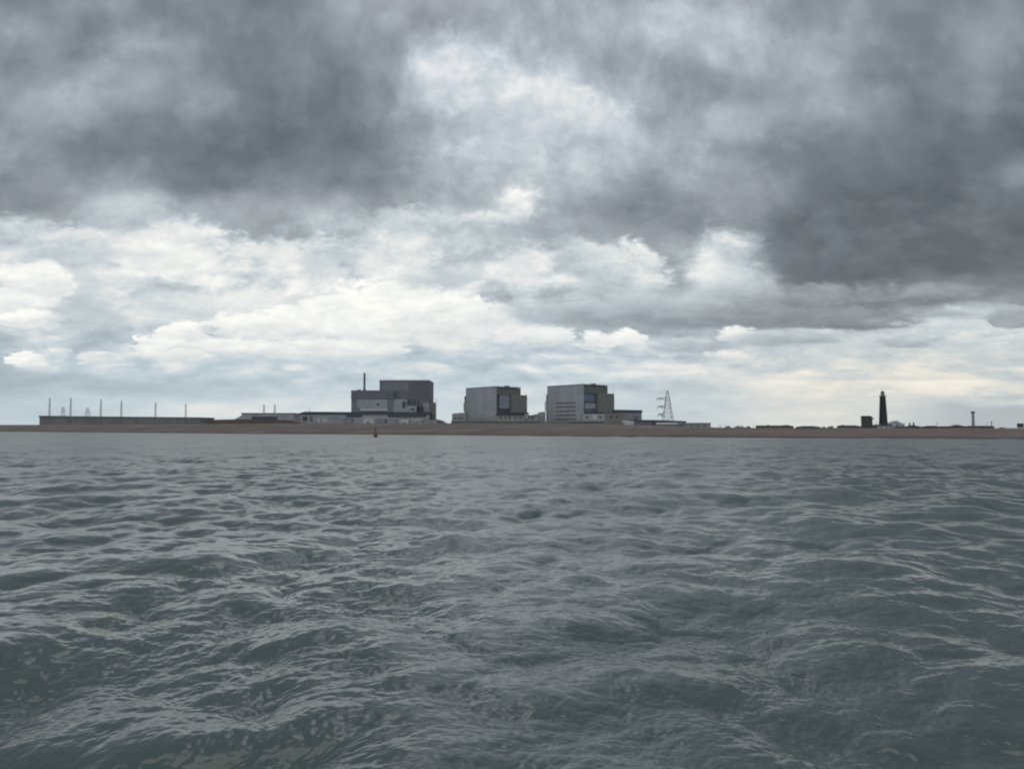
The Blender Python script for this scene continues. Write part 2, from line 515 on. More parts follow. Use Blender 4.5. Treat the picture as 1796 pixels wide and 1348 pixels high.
def lattice_mast(px, Y, ytop, ybase, wb, wt, label, group, name='lightning_mast', arms=0, cat='mast'):
    sp_ = Spot(px, Y)
    t_ = thing(name, (sp_.loc.x, Y, sp_.gz), label, cat, group)
    h = sp_.z(ytop)
    n = max(5, int(h / max(wb, 1.2) / 1.1))
    fr = MB()
    br = MB()

    def hw(k):
        return (wb + (wt - wb) * k) / 2
    sg = ((-1, -1), (1, -1), (1, 1), (-1, 1))
    for (a, b) in sg:
        fr.bar((a * hw(0), b * hw(0), 0), (a * hw(1), b * hw(1), h), 0.11, 0.09, 4)
    for i in range(n):
        k0, k1 = i / n, (i + 1) / n
        for q in range(4):
            (a, b), (c, d_) = sg[q], sg[(q + 1) % 4]
            br.bar((a * hw(k0), b * hw(k0), h * k0), (c * hw(k1), d_ * hw(k1), h * k1), 0.05, None, 4)
            br.bar((c * hw(k0), d_ * hw(k0), h * k0), (a * hw(k1), b * hw(k1), h * k1), 0.05, None, 4)
    fr.build('mast_legs', M['steel'], t_)
    br.build('bracing', M['steel'], t_)
    tip = MB(); tip.bar((0, 0, h), (0, 0, h + .7), 0.12, 0.05, 6)
    tip.build('lightning_rod', M['dark_steel'], t_)
    if arms:
        ar = MB()
        for z_ in (0.55, 0.78):
            ar.bar((-arms, 0, h * z_), (arms, 0, h * z_), 0.2, None, 4)
            for e in (-arms, arms):
                ar.bar((e, 0, h * z_), (0, 0, h * (z_ + 0.18)), 0.12, None, 4)
        ar.build('crossarm', M['steel'], t_)
    return t_


masts = [(87, 698, 'leftmost tall thin mast, nearest the left end of the long low grey building'),
         (124, 698, 'tall thin mast just right of the shorter broad gantry at the left end'),
         (177, 700.5, 'tall thin mast third from the left behind the long low building'),
         (213, 702.5, 'tall thin mast above the middle of the long low building, fourth from the left'),
         (273, 706, 'fifth thin mast from the left, standing over the right half of the long low building'),
         (326, 708, 'rightmost thin mast over the long low building, near its right end')]
for (px, yt, lb) in masts:
    lattice_mast(px, 895, yt, 745, 2.0, 0.8, lb, 'thin masts behind the long low building')
for (px, yt, w_, lb) in ((111, 714, 7.0, 'shorter broad-footed gantry between the two leftmost tall masts'), (154, 715, 8.0, 'wide squat gantry tower right of the second tall mast')):
    lattice_mast(px, 915, yt, 745, w_, 1.6, lb, 'switchyard gantries', 'switchyard_gantry', 3.4 if px > 120 else 2.2, 'gantry')

# bank of shingle and the pump house on it
m = MB()
Yb = 640.0
prof = [(362, 746), (366, 737.6), (376, 735.6), (410, 735.0), (470, 735.4), (512, 736.6), (526, 740.5), (534, 746)]
m.prism([(X(p, Yb), Z(y_, Yb)) for p, y_ in prof] + [(X(534, Yb), 1.0), (X(362, Yb), 1.0)], Yb, Yb + 26)
o = m.build('shingle_bank', shingle)
tag(o, 'low grey brown bank above the beach left of the power station', None, None, 'structure')

s = Spot(468, 720)
t = thing('pump_house', s.loc, 'low grey building with dark open front, sloped left end, two thin masts behind', 'building')
m = MB()
m.prism([(s.x(411), 0), (s.x(411), s.z(735.5)), (s.x(424), s.z(728)), (s.x(424), s.z(725.2)), (s.x(515), s.z(725.2)), (s.x(515), 0)], 0, 24)
m.build('wall', M['mid_grey'], t)
m = MB(); s.box(m, 423, 516, 723.9, 725.15, -0.6, 24.6); m.build('roof', M['slate'], t)
m = MB(); s.box(m, 442, 487, 730.2, 741, -0.12, 0.4); m.build('loading_opening', M['navy'], t)
m = MB(); s.box(m, 490, 502, 728.5, 733, -0.1, 0.3); m.build('window', M['blue_clad'], t)
for px, lb in ((463, 'left of two thin masts rising above the low grey building with the dark opening'), (482, 'right of two thin masts rising above the low grey building with the dark opening')):
    lattice_mast(px, 765, 709.5, 724, 1.6, 0.8, lb, 'masts behind the low grey building')

# ------------------------------------------------------------------ first power station: dark stepped block
s = Spot(640, 860)
t = thing('turbine_hall', s.loc, 'long low hall with dark roof edge running left from the dark stepped power station block', 'building')
m = MB(); m.box(s.x(536), s.x(757), -30, -4, 0, s.z(727.5)); m.build('wall', M['mid_grey'], t)
m = MB()
m.prism([(s.x(533), s.z(727.5) + .003), (s.x(757.5), s.z(727.5) + .003), (s.x(757.5), s.z(723.6)), (s.x(620), s.z(723.2)), (s.x(547), s.z(722.6)), (s.x(539), s.z(725.0)), (s.x(533), s.z(727.0))], -30.8, -3.5)
m.build('roof', M['navy'], t)
m = MB(); m.box(s.x(522), s.x(535.8), -27, -6, 0, s.z(727.6)); m.build('end_bay', M['concrete'], t)
for p0, p1, y0, y1, mm in ((544, 552, 731, 738, 'navy'), (556, 561, 730, 739, 'slate'), (569, 573, 734, 739.5, 'light_strip'), (577, 585, 735, 739.5, 'light_strip'), (588, 606, 730, 737, 'blue_clad')):
    m = MB(); m.box(s.x(p0), s.x(p1), -30.12, -29.8, s.z(y1), s.z(y0)); m.build('window', M[mm], t)
for p0, p1 in ((688, 752), (618, 644)):
    m = MB(); m.box(s.x(p0), s.x(p1), -30.95, -30.1, s.z(731.5), s.z(727.4)); m.build('canopy', M['navy'], t)
m = MB(); m.bar((s.x(551), -20, s.z(723)), (s.x(551), -20, s.z(715)), 0.35, 0.15); m.build('vent_pipe', M['steel'], t)

s = Spot(688, 868)
t = thing('reactor_building', s.loc, 'tall dark grey stepped power station block with a thin chimney on its lower left roof', 'power station')
m = MB(); s.box(m, 616, 690, 684.8, None, 0, 50); m.build('lower_block', M['deep_grey'], t)
m = MB()
m.prism([(s.x(664), s.z(700)), (s.x(752), s.z(700)), (s.x(752), s.z(666.4)), (s.x(664), s.z(668.2))], 5, 52)
m.build('charge_hall', M['deep_grey'], t)
m = MB(); s.box(m, 663.6, 752.4, 666.0, 668.4, 4.6, 52.4)
o = m.build('parapet', M['slate'], t)
m = MB(); s.box(m, 690, 752, 699.8, None, 2.4, 50); m.build('right_block', M['slate'], t)
m = MB(); s.box(m, 615.6, 690.4, 684.2, 699.5, -0.5, 1.0); m.build('dark_band', M['slate'], t)
m = MB(); s.box(m, 664.4, 716, 684.4, 699.6, 4.4, 6.0); m.build('dark_band', M['slate'], t)
for p0, p1, y0, y1, d0, mm in ((626, 680, 700.5, 715.5, -0.6, 'mid_grey'), (632, 680, 716.0, 720.2, -1.2, 'light_strip'), (690.6, 714, 699.9, 711.0, -0.4, 'mid_grey'), (690, 734, 711.5, 722.6, -3.0, 'mid_grey'), (742, 752.3, 706.5, 722.0, 0.4, 'mid_grey')):
    m = MB(); s.box(m, p0, p1, y0, y1, d0, 3.0); m.build('cladding_panel', M[mm], t)
m = MB()
for p in (716, 720.5, 725, 729.5, 734, 738.5, 743, 747.5, 751):
    m.box(s.x(p), s.x(p) + 0.8, 4.2, 5.4, s.z(699), s.z(669))
m.build('cladding_ribs', M['slate'], t)
m = MB()
for p in (717, 722, 727, 732):
    m.box(s.x(p), s.x(p + 1.4), 1.6, 2.9, s.z(711), s.z(700.5))
m.build('glazing_strip', M['glass'], t)
for p0, p1, y0, y1 in ((661, 665, 707, 711), (707, 711, 704, 716), (721, 727, 716, 719), (731, 734, 712, 723), (738, 741.4, 712, 724)):
    m = MB(); s.box(m, p0, p1, y0, y1, -3.4 if p0 > 690 else -0.9, 2.0); m.build('louvre', M['navy'], t)
m = MB(); s.box(m, 622.5, 627.5, 682.2, 684.9, 10, 18); m.build('plant_room', M['slate'], t)
m = MB(); s.box(m, 718, 726, 664.6, 666.1, 18, 26); m.build('roof_plant', M['slate'], t)
m = MB(); railing(m, s.x(665), s.x(751), 6.0, s.z(666.1), 1.2, 5.0); m.build('roof_railing', M['steel'], t)
m = MB(); m.lathe([(1.25, s.z(685)), (1.2, s.z(668)), (1.1, s.z(653.5)), (1.25, s.z(653.4)), (1.25, s.z(652.4))], 20, (s.x(634.6), 14))
ch = m.build('chimney', M['dark_concrete'], t, smooth=False)
m = MB(); m.box(s.x(632.6), s.x(636.6), 12.4, 15.6, s.z(684.8), s.z(681.5)); m.build('collar', M['slate'], ch)

s = Spot(760, 850)
t = thing('storage_silo', s.loc, 'dark upright silo with domed top against the right side of the dark power station block', 'silo')
rr_ = (s.x(763.6) - s.x(754.6)) / 2
zt = s.z(704.5)
m = MB(); m.lathe([(rr_, 0), (rr_, zt - 2.6), (rr_ * .93, zt - 1.5), (rr_ * .7, zt - .5), (rr_ * .3, zt)], 24, (s.x(759.4), 3))
m.build('tank', M['dark_concrete'], t)
m = MB(); m.bar((s.x(764.5), 3, 0), (s.x(764.5), 3, s.z(699)), 0.3, 0.18)
for k in range(6):
    zz_ = s.z(735) + k * 3.2
    m.bar((s.x(762), 3, zz_), (s.x(764.5), 3, zz_), 0.1)
m.build('access_ladder', M['dark_steel'], t)

s = Spot(700, 815)
for (p0, p1, yt, mm, lb, kind) in ((600, 617, 733.8, 'blue_clad', 'small blue grey shed at the left foot of the dark power station block', 0),
                                   (637, 656, 733.4, 'light_strip', 'pale low shed with pitched roof in front of the dark power station block', 1),
                                   (662, 676, 734.5, 'blue_clad', 'teal grey flat shed behind the thin buoy mast', 0),
                                   (679, 694, 735.6, 'mid_grey', 'grey flat-roofed shed left of the pale pair below the dark block', 0),
                                   (703, 717, 733.6, 'light_strip', 'palest flat-roofed shed under the dark canopy of the dark block', 0),
                                   (721, 741, 734.6, 'mid_grey', 'wide grey shed with pitched roof near the right foot of the dark block', 1),
                                   (744, 766, 735.4, 'concrete', 'rightmost grey shed at the foot of the dark silo', 0)):
    q = Spot((p0 + p1) / 2, 800 + random.uniform(-8, 8))
    t = thing('works_shed', q.loc, lb, 'shed', 'sheds at the foot of the dark power station block')
    x0, x1, zt = q.x(p0), q.x(p1), q.z(yt)
    if kind:
        m = MB(); m.box(x0, x1, 0, 10, 0, zt - 1.3); m.build('wall', M[mm], t)
        pitched(MB(), x0, x1, 0, 10, zt - 1.28, zt, 0, 0.4).build('roof', M['concrete'], t)
    else:
        m = MB(); m.box(x0, x1, 0, 10, 0, zt - 0.5); m.build('wall', M[mm], t)
        m = MB(); m.box(x0 - .3, x1 + .3, -.3, 10.3, zt - 0.497, zt); m.build('roof', M['slate'], t)
    w_ = (x1 - x0)
    m = MB(); m.box(x0 + w_ * .3, x0 + w_ * .62, -0.06, 0.2, 0, (zt - 1) * .62); m.build('roller_door', M['slate'], t)

m = MB()
s = Spot(771, 800)
m.prism([(s.x(758), -1), (s.x(758), s.z(735)), (s.x(766), s.z(735.2)), (s.x(773), s.z(737.6)), (s.x(774), s.z(739)), (s.x(779), s.z(741.5)), (s.x(786), -1)], 14, 40)
o = m.build('earth_mound', M['dark_concrete']); o.location = s.loc
tag(o, 'small dark sloping mound tailing off right of the dark silo', 'mound')


# ------------------------------------------------------------------ second power station: two corner-on blocks
def corner_block(px_c, Yc, top_c, px_left, px_core, px_right, px_wl, y_mid, y_low, rec, label, louvres, blue):
    """block seen corner-on: local +x runs back along the right face, local +y back along the left face"""
    th = R(40)
    gz = ground_z(px_c) - .3
    t_ = thing('reactor_block', (X(px_c, Yc), Yc, gz), label, 'power station', 'twin pale power station blocks', th)
    zc = lambda py: Z(py, Yc) - gz
    c_, s_ = math.cos(th), math.sin(th)

    def along(px, left):
        dx, dy = (-s_, c_) if left else (c_, s_)
        u_ = (px - CX) / F
        return (u_ * Yc - X(px_c, Yc)) / (dx - u_ * dy)
    a_core = along(px_left, True)                     # length of the pale left face
    a_wing = along(px_wl, True)
    b_r0, b_r1 = along(rec[0], False), along(rec[1], False)
    b_core = along(px_core, False)
    b_wing = along(px_right, False)
    zt, zm, zl = zc(top_c), zc(y_mid), zc(y_low)
    # tall pale body
    m_ = MB(); m_.box(0.0, b_r0, 0, a_core, 0, zt); m_.build('main_block', M['pale_clad'], t_)
    m_ = MB(); m_.plan([(b_r0 - .01, 1.2), (b_core - 2.5, 1.2), (b_core, 3.7), (b_core, a_core - 6), (b_r0 - .01, a_core - 1)], zm - 0.4, zt - .35); hall = m_.build('charge_hall', M['dark_concrete'], t_)
    m_ = MB(); m_.box(-.35, b_core - 3, -.35, a_core + .35, zt, zt + .55); m_.build('roof_edge', M['concrete'], t_)
    # set-back wings
    m_ = MB(); m_.box(7.0, b_r1, 4.0, a_core + 3.5, 0, zm - .05); m_.build('recess_wall', M['blue_clad'] if blue else M['slate'], t_)
    m_ = MB(); m_.plan([(b_r1 + .003, -.6), (b_wing - 3, -.6), (b_wing, 2.4), (b_wing, a_core - 3), (b_r1 + .003, a_core - 3)], 0, zm); m_.build('right_wing', M['olive_clad'], t_)
    m_ = MB(); m_.plan([(3.0, a_core + .003), (24, a_core + .003), (24, a_wing), (6.0, a_wing), (3.0, a_wing - 2)], 0, zm - 0.2); m_.build('left_wing', M['dark_concrete'], t_)
    for k_ in range(3):
        m_ = MB(); m_.box(2.86, 3.2, a_core + 1.6 + k_ * (a_wing - a_core) / 3.4, a_core + 3.1 + k_ * (a_wing - a_core) / 3.4, zl + 2, zm - 8); m_.build('window', M['light_strip'], t_)
    # pipework, decks and ducts in the recess
    m_ = MB()
    n_ = 6
    for k_ in range(n_):
        z_ = zl + (zm - zl) * (k_ + .5) / n_
        m_.box(b_r0 + .3, b_r1 - .3, 3.4, 3.98, z_, z_ + .45)
    for k_ in range(4):
        xx_ = b_r0 + .8 + (b_r1 - b_r0 - 1.6) * k_ / 3
        m_.bar((xx_, 3.2, zl), (xx_, 3.2, zm - 1), 0.28)
    m_.bar((b_r0 + 1, 2.8, zl + 4), (b_r1 - 1, 2.8, zm - 4), 0.7, None, 10)
    m_.build('pipework', M['steel'], t_)
    if blue:
        m_ = MB(); m_.box(b_r0 + .6, b_r1 - 2.5, 2.2, 3.9, zc(703), zc(690)); m_.build('blue_panel', mat('blue_panel', (0.15, 0.21, 0.31), .6, .15, .1), t_)
        m_ = MB(); m_.box(b_r0 + 4, b_r1 - .8, 2.0, 3.9, zc(716), zc(707)); m_.build('duct_casing', M['mid_grey'], t_)
    else:
        m_ = MB(); m_.box(b_r0 + 5.6, b_r1 - .6, 1.8, 3.9, zc(716), zc(691.5)); m_.build('duct_casing', M['blue_clad'], t_)
    m_ = MB(); m_.box(b_r0 + .4, b_wing - 1, -1.4, 6, zl - 3.2, zl + .2); m_.build('lower_deck', M['navy'], t_)
    # roof bits
    m_ = MB(); m_.box(b_core * .52, b_core * .60, 4, 9, zt, zt + 2.2); m_.build('roof_plant', M['slate'], t_)
    m_ = MB(); railing(m_, 1.0, b_core - 4, 1.9, zt + .55, 1.1, 4.0); m_.build('roof_railing', M['steel'], t_)
    m_ = MB(); m_.bar((b_wing - 1, 3, zm - .1), (b_wing - 1, 3, zm + 3), 0.2); m_.build('vent_pipe', M['steel'], t_)
    if louvres:
        a0, a1 = along(975, True), along(1010, True)
        for y_ in (705.5, 712.6, 720.2, 727.4, 734.6):
            m_ = MB(); m_.box(-.14, .2, a1, a0, zc(y_ + 1.3), zc(y_ - 1.3)); m_.build('louvre', M['dark_concrete'], t_)
    # drain pipes at the face edges
    for a_ in (a_core - .4, a_core * .66, a_core * .33):
        m_ = MB(); m_.bar((-.12, a_, 1), (-.12, a_, zt - .5), 0.12, None, 5)
        m_.build('downpipe', M['concrete'], t_)
    return t_


corner_block(867, 850, 678.0, 817, 917, 927, 809, 691, 722.5, (871, 896), 'left of the twin pale power station blocks, its left face plain and unmarked', False, False)
corner_block(1020, 850, 674.0, 960, 1070, 1080, 952.5, 688, 722.5, (1024, 1048), 'right of the twin pale power station blocks, with dark horizontal strips and a blue panel', True, True)

s = Spot(870, 812)
t = thing('podium_building', s.loc, 'low grey building wrapped round the foot of the left pale power station block', 'building')
m = MB()
m.prism([(s.x(792), 0), (s.x(792), s.z(726.2)), (s.x(794.5), s.z(724.4)), (s.x(816.5), s.z(723.0)), (s.x(816.5), 0)], 6, 46); m.build('wall', M['concrete'], t)
m = MB(); s.box(m, 868, 944, 729.2, None, 2, 22); m.build('low_range', M['concrete'], t)
m = MB(); s.box(m, 867.5, 945, 728.0, 729.15, 1.4, 22.6); m.build('roof', M['dark_concrete'], t)
m = MB(); s.box(m, 791.6, 945.5, 737.6, None, -1.6, 1.3); m.build('plinth', M['olive_clad'], t)
m = MB(); s.box(m, 792.5, 944.5, 739.6, 741.2, -1.75, -1.4); m.build('shadow_gap_louvre', M['navy'], t)
m = MB(); s.box(m, 920.5, 926, 725.5, 734, -2.4, 1.9); m.build('stair_tower', M['mid_grey'], t)
for p in (796, 802, 808, 876, 884, 892, 902, 911, 933):
    m = MB(); s.box(m, p, p + 3.6, 731.2, 734.4, 1.8 if p > 860 else 5.8, 6.4); m.build('window', M['glass'], t)

s = Spot(1010, 812)
t = thing('podium_building', s.loc, 'low grey and olive building along the foot of the right pale power station block', 'building')
m = MB()
m.prism([(s.x(930), 0), (s.x(930), s.z(727.6)), (s.x(944.5), s.z(724.8)), (s.x(948), s.z(721.4)), (s.x(958.6), s.z(721.0)), (s.x(958.6), 0)], 24, 48); m.build('wall', M['concrete'], t)
m = MB(); s.box(m, 1022, 1062, 725.4, None, 2, 26); m.build('low_range', M['mid_grey'], t)
m = MB(); s.box(m, 1062.1, 1100, 724.2, None, 0.5, 26); m.build('olive_range', M['olive_clad'], t)
m = MB(); s.box(m, 946.5, 1096, 738.2, None, -1.6, .45); m.build('plinth', M['olive_clad'], t)
m = MB(); s.box(m, 998, 1058, 739.4, 741.6, -1.8, -1.4); m.build('shadow_gap_louvre', M['navy'], t)
m = MB(); s.box(m, 1040, 1046, 727, 735, 1.7, 2.4); m.build('window', M['light_strip'], t)
for p in (1028, 1051, 1070, 1080):
    m = MB(); s.box(m, p, p + 4, 729.5, 733, .35 if p > 1062 else 1.85, 2.4); m.build('window', M['glass'], t)

s = Spot(1104, 826)
t = thing('workshop_hall', s.loc, 'blue grey hall with a thick dark roof band right of the pale power station blocks', 'building')
m = MB(); s.box(m, 1081, 1125.6, 723.4, None, 0, 30); m.build('wall', M['blue_clad'], t)
m = MB(); m.prism([(s.x(1080.4), s.z(723.4) + .003), (s.x(1126.4), s.z(724.0) + .4), (s.x(1126.4), s.z(719.0)), (s.x(1080.4), s.z(718.2))], -.7, 30.7); m.build('roof', M['navy'], t)
m = MB(); s.box(m, 1112, 1120, 729, 739, -.1, .4); m.build('roller_door', M['slate'], t)
m = MB(); s.box(m, 1090, 1108, 727.5, 731, -.12, .4); m.build('window', M['mid_grey'], t)

s = Spot(1103, 700)
t = thing('storage_tent', s.loc, 'small bright white flat shelter on the beach crest below the dark-banded hall', 'shelter')
m = MB(); s.box(m, 1095, 1111, 739.8, None, 0, 8); m.build('wall', M['light_strip'], t)
m = MB(); m.prism([(s.x(1093.4), s.z(739.7)), (s.x(1111.6), s.z(740.6)), (s.x(1111.6), s.z(738.9)), (s.x(1094.4), s.z(737.6))], -.6, 8.6); m.build('roof', M['white'], t)

# ------------------------------------------------------------------ low stores right of the blocks
s = Spot(1165, 760)
t = thing('store_building', s.loc, 'long low store with dark roof and bright white strip along its front, beneath the pylon', 'building')
m = MB(); s.box(m, 1112, 1203, 738.8, None, 0, 22); m.build('wall', M['slate'], t)
m = MB(); m.prism([(s.x(1111), s.z(738.8) + .003), (s.x(1203.6), s.z(739.6) + .43), (s.x(1203.6), s.z(738.2)), (s.x(1150), s.z(736.2)), (s.x(1111), s.z(735.8))], -.6, 22.6); m.build('roof', M['navy'], t)
m = MB(); s.box(m, 1150, 1188, 741.1, 743.7, -.25, .3); m.build('white_fascia', M['white'], t)
m = MB(); s.box(m, 1143, 1149, 739.6, 745, -.15, .3); m.build('doorway', M['glass'], t)
m = MB(); s.box(m, 1189, 1200, 740.6, 745, -.15, .3); m.build('panel_door', M['blue_clad'], t)

s = Spot(1226, 740)
t = thing('store_building', s.loc, 'plain grey flat-topped store at the right end of the power station row', 'building')
m = MB(); s.box(m, 1204, 1247, 742.2, None, 2, 22); m.build('wall', M['concrete'], t)
m = MB(); s.box(m, 1203.7, 1247.6, 741.2, 742.15, 1.5, 22.5); m.build('roof', M['dark_concrete'], t)
for p in (1210, 1222, 1234):
    m = MB(); s.box(m, p, p + 5, 745, 748.4, 1.85, 2.4); m.build('window', M['slate'], t)

# pylon, arms on its seaward side
s = Spot(1171, 905)
t = thing('electricity_pylon', s.loc, 'grey lattice pylon with three arms reaching left, behind the low stores', 'pylon')
hp = s.z(685)
lv = [0.0, 7, 13, 18.5, 23.5, 28, 32.3, 36.3, hp]
wd = [7.4, 6.0, 5.0, 4.2, 3.5, 2.9, 2.35, 1.8, 0.3]
fr, br = MB(), MB()
sg = ((-1, -1), (1, -1), (1, 1), (-1, 1))
for i in range(len(lv) - 1):
    for q in range(4):
        (a, b), (c, d_) = sg[q], sg[(q + 1) % 4]
        w0, w1 = wd[i], wd[i + 1]
        fr.bar((a * w0, b * w0, lv[i]), (a * w1, b * w1, lv[i + 1]), 0.23, None, 4)
        br.bar((a * w0, b * w0, lv[i]), (c * w1, d_ * w1, lv[i + 1]), 0.1, None, 4)
        br.bar((c * w0, d_ * w0, lv[i]), (a * w1, b * w1, lv[i + 1]), 0.1, None, 4)
        br.bar((a * w1, b * w1, lv[i + 1]), (c * w1, d_ * w1, lv[i + 1]), 0.1, None, 4)
fr.build('tower_legs', M['dark_steel'], t)
br.build('bracing', M['dark_steel'], t)
for (yy_, pe) in ((698.2, 1152), (712.2, 1153), (726, 1154)):
    z_ = s.z(yy_); xe = s.x(pe)
    hw_ = float(np.interp(z_, lv, wd))
    m = MB()
    for b_ in (-1, 1):
        m.bar((-hw_ * .9, b_ * hw_ * .9, z_ + 1.0), (xe, 0, z_), 0.26, None, 4)
        m.bar((-hw_, b_ * hw_, z_ - 1.6), (xe, 0, z_), 0.26, None, 4)
        for k in (0.3, 0.6):
            xa = -hw_ + (xe + hw_) * k
            m.bar((xa, b_ * hw_ * (1 - k), z_ + 1.0 * (1 - k)), (xa, b_ * hw_ * (1 - k), z_ - 1.6 * (1 - k)), 0.14, None, 4)
    ar = m.build('crossarm', M['dark_steel'], t)
    for xa in (xe + .2, xe + 4.0):
        m = MB(); m.lathe([(.12, z_ - 3.4), (.34, z_ - 3.2), (.2, z_ - 2.6), (.34, z_ - 2.2), (.2, z_ - 1.6), (.34, z_ - 1.2), (.12, z_ - .3)], 8, (xa, 0))
        m.build('insulator', M['dark_steel'], ar)


# ------------------------------------------------------------------ right: houses, lighthouse, masts
def house(p0, p1, yr, ye, Y, label, name='bungalow', hip=0.0, chim=(), cat='house', mats=('house_wall', 'house_roof'), nwin=3, depth=9.0, group='low houses along the right shore'):
    q = Spot((p0 + p1) / 2, Y)
    t_ = thing(name, q.loc, label, cat, group)
    x0, x1 = q.x(p0), q.x(p1)
    ze, zr = q.z(ye), q.z(yr)
    m_ = MB(); m_.box(x0, x1, 0, depth, -.5, ze); m_.build('wall', M[mats[0]], t_)
    r_ = pitched(MB(), x0, x1, 0, depth, ze + .004, zr, hip, .35).build('roof', M[mats[1]], t_)
    for (pc, yc) in chim:
        m_ = MB(); xc = q.x(pc); zc_ = q.z(yc)
        m_.box(xc - .55, xc + .55, depth / 2 - .5, depth / 2 + .5, ze, zc_)
        m_.box(xc - .35, xc + .35, depth / 2 - .3, depth / 2 + .3, zc_ - .05, zc_ + .35)
        m_.build('chimney', M['house_wall'], r_)
    for k in range(nwin):
        xw = x0 + (x1 - x0) * (k + .5) / nwin
        w_ = min(1.1, (x1 - x0) / nwin * .28)
        m_ = MB(); m_.box(xw - w_, xw + w_, -.06, .1, max(.9, ze - 2.0), max(1.6, ze - .5)); wn_ = m_.build('window', M['glass'], t_)
    return t_


house(1331, 1377, 745.6, 747.0, 620, 'longest dark bungalow, left of the other low houses on the right shore', nwin=5, chim=((1350, 744.9),))
house(1371, 1391, 744.9, 747.2, 640, 'dark hip-roofed bungalow joined on the right of the longest dark bungalow', hip=3.2, nwin=2)
house(1402, 1438, 746.6, 748.4, 640, 'low broad hip-roofed bungalow between the longest bungalow and the square tower', hip=4.5, nwin=4)
house(1454, 1461, 747.6, 748.8, 650, 'tiny lone hut between the hip-roofed bungalow and the one beside the square tower', 'hut', nwin=1, depth=4, cat='hut', group=None)
house(1475, 1506, 745.4, 747.0, 640, 'dark bungalow directly left of the square tower', hip=1.0, nwin=3, chim=((1481, 744.9),))
house(1502, 1513, 746.6, 748.4, 660, 'small lean outhouse between the bungalow and the square tower', 'outhouse', hip=2.0, nwin=1, depth=6, cat='outhouse', group=None)
house(1594, 1614, 745.4, 748.0, 700, 'hip-roofed house with two chimneys right of the pale houses behind the lighthouse', hip=3.5, chim=((1599, 741.8), (1606, 741.0)), nwin=2)
house(1626, 1648, 746.2, 748.2, 700, 'low dark cottage between the two-chimney house and the hipped house', hip=2.0, nwin=3)
house(1650, 1668, 747.0, 748.6, 720, 'lowest flat-looking dark cottage left of the tall hipped house', hip=1.5, nwin=2)
house(1668, 1696, 744.6, 748.2, 700, 'dark house with a broad pointed hip roof left of the slim tower', hip=8.5, nwin=3)
house(1702, 1743, 746.4, 747.6, 680, 'long dark flat-roofed range at the foot of the slim tower', hip=.6, nwin=5)
house(1574, 1592, 746.8, 748.8, 720, 'low dark cottage just right of the pale houses behind the lighthouse', hip=2.0, nwin=2)

# square dark tower beside the lighthouse
s = Spot(1523, 900)
t = thing('signal_tower', s.loc, 'square dark three-storey tower house left of the black lighthouse', 'tower')
m = MB(); s.box(m, 1515.6, 1529.6, 730.4, None, 0, 9); m.build('wall', M['rendered'], t)
m = MB(); s.box(m, 1515.0, 1527.4, 729.0, 730.35, -.4, 9.4); m.build('roof', M['house_roof'], t)
m = MB(); s.box(m, 1527.0, 1531.6, 733.6, 735.0, -.6, 6); s.box(m, 1530.6, 1531.4, 731.8, 733.7, -.4, 0.2); m.build('balcony', M['rendered'], t)
for r_ in range(3):
    for p in (1518, 1522, 1526):
        m = MB(); s.box(m, p - 0.8, p + 0.8, 732.6 + r_ * 5.2, 735.2 + r_ * 5.2, -.06, .2); m.build('window', M['glass'], t)
house(1529.8, 1537, 746.6, 748.2, 890, 'small dark annexe between the square tower and the lighthouse', 'annexe', hip=1.2, nwin=1, depth=6, cat='annexe', group=None)

# old lighthouse
s = Spot(1548.5, 960)
t = thing('lighthouse', s.loc, 'tall tapering black lighthouse with grey lantern and gallery on the right shore', 'lighthouse')
k = 960 / F
z0 = s.z(695.5)
m = MB(); m.lathe([(7.7 * k, 0), (7.2 * k, 4), (6.7 * k, 12), (6.0 * k, 22), (5.3 * k, 32), (4.75 * k, z0 - 1.2), (4.9 * k, z0 - .9), (4.9 * k, z0)], 32)
sh = m.build('tower_shaft', M['tarred_brick'], t, smooth=False)
for (zz_, a) in ((8, .3), (15, -.2), (22, .25), (29, -.15)):
    rr_ = float(np.interp(zz_, [0, 4, 12, 22, 32], [7.7 * k, 7.2 * k, 6.7 * k, 6.0 * k, 5.3 * k]))
    m = MB(); m.box(rr_ * math.sin(a) - .5, rr_ * math.sin(a) + .5, -rr_ * math.cos(a) - .05, -rr_ * math.cos(a) + .8, zz_, zz_ + 1.6); m.build('window', M['glass'], sh)
m = MB(); m.lathe([(4.6 * k, z0 + .003), (5.7 * k, z0 + .35), (5.7 * k, z0 + .75), (3.6 * k, z0 + .75)], 32); ga = m.build('gallery', M['lantern'], t)
m = MB()
for i in range(24):
    a = 2 * math.pi * i / 24
    m.bar((5.5 * k * math.cos(a), 5.5 * k * math.sin(a), z0 + .7), (5.5 * k * math.cos(a), 5.5 * k * math.sin(a), z0 + 1.9), .06, None, 4)
m.lathe([(5.45 * k, z0 + 1.82), (5.6 * k, z0 + 1.82), (5.6 * k, z0 + 1.95), (5.45 * k, z0 + 1.95)], 24)
m.build('gallery_railing', M['white'], ga)
m = MB(); m.lathe([(3.4 * k, z0 + .76), (3.3 * k, z0 + 3.0)], 20); m.build('lantern_base', M['lantern'], t)
m = MB(); m.lathe([(2.9 * k, z0 + 3.003), (2.9 * k, z0 + 5.4)], 16); la = m.build('lantern_glass', M['slate'], t)
m = MB()
for i in range(10):
    a = 2 * math.pi * i / 10
    m.bar((2.98 * k * math.cos(a), 2.98 * k * math.sin(a), z0 + 3), (2.98 * k * math.cos(a), 2.98 * k * math.sin(a), z0 + 5.4), .1, None, 4)
m.build('glazing_bars', M['lantern'], la)
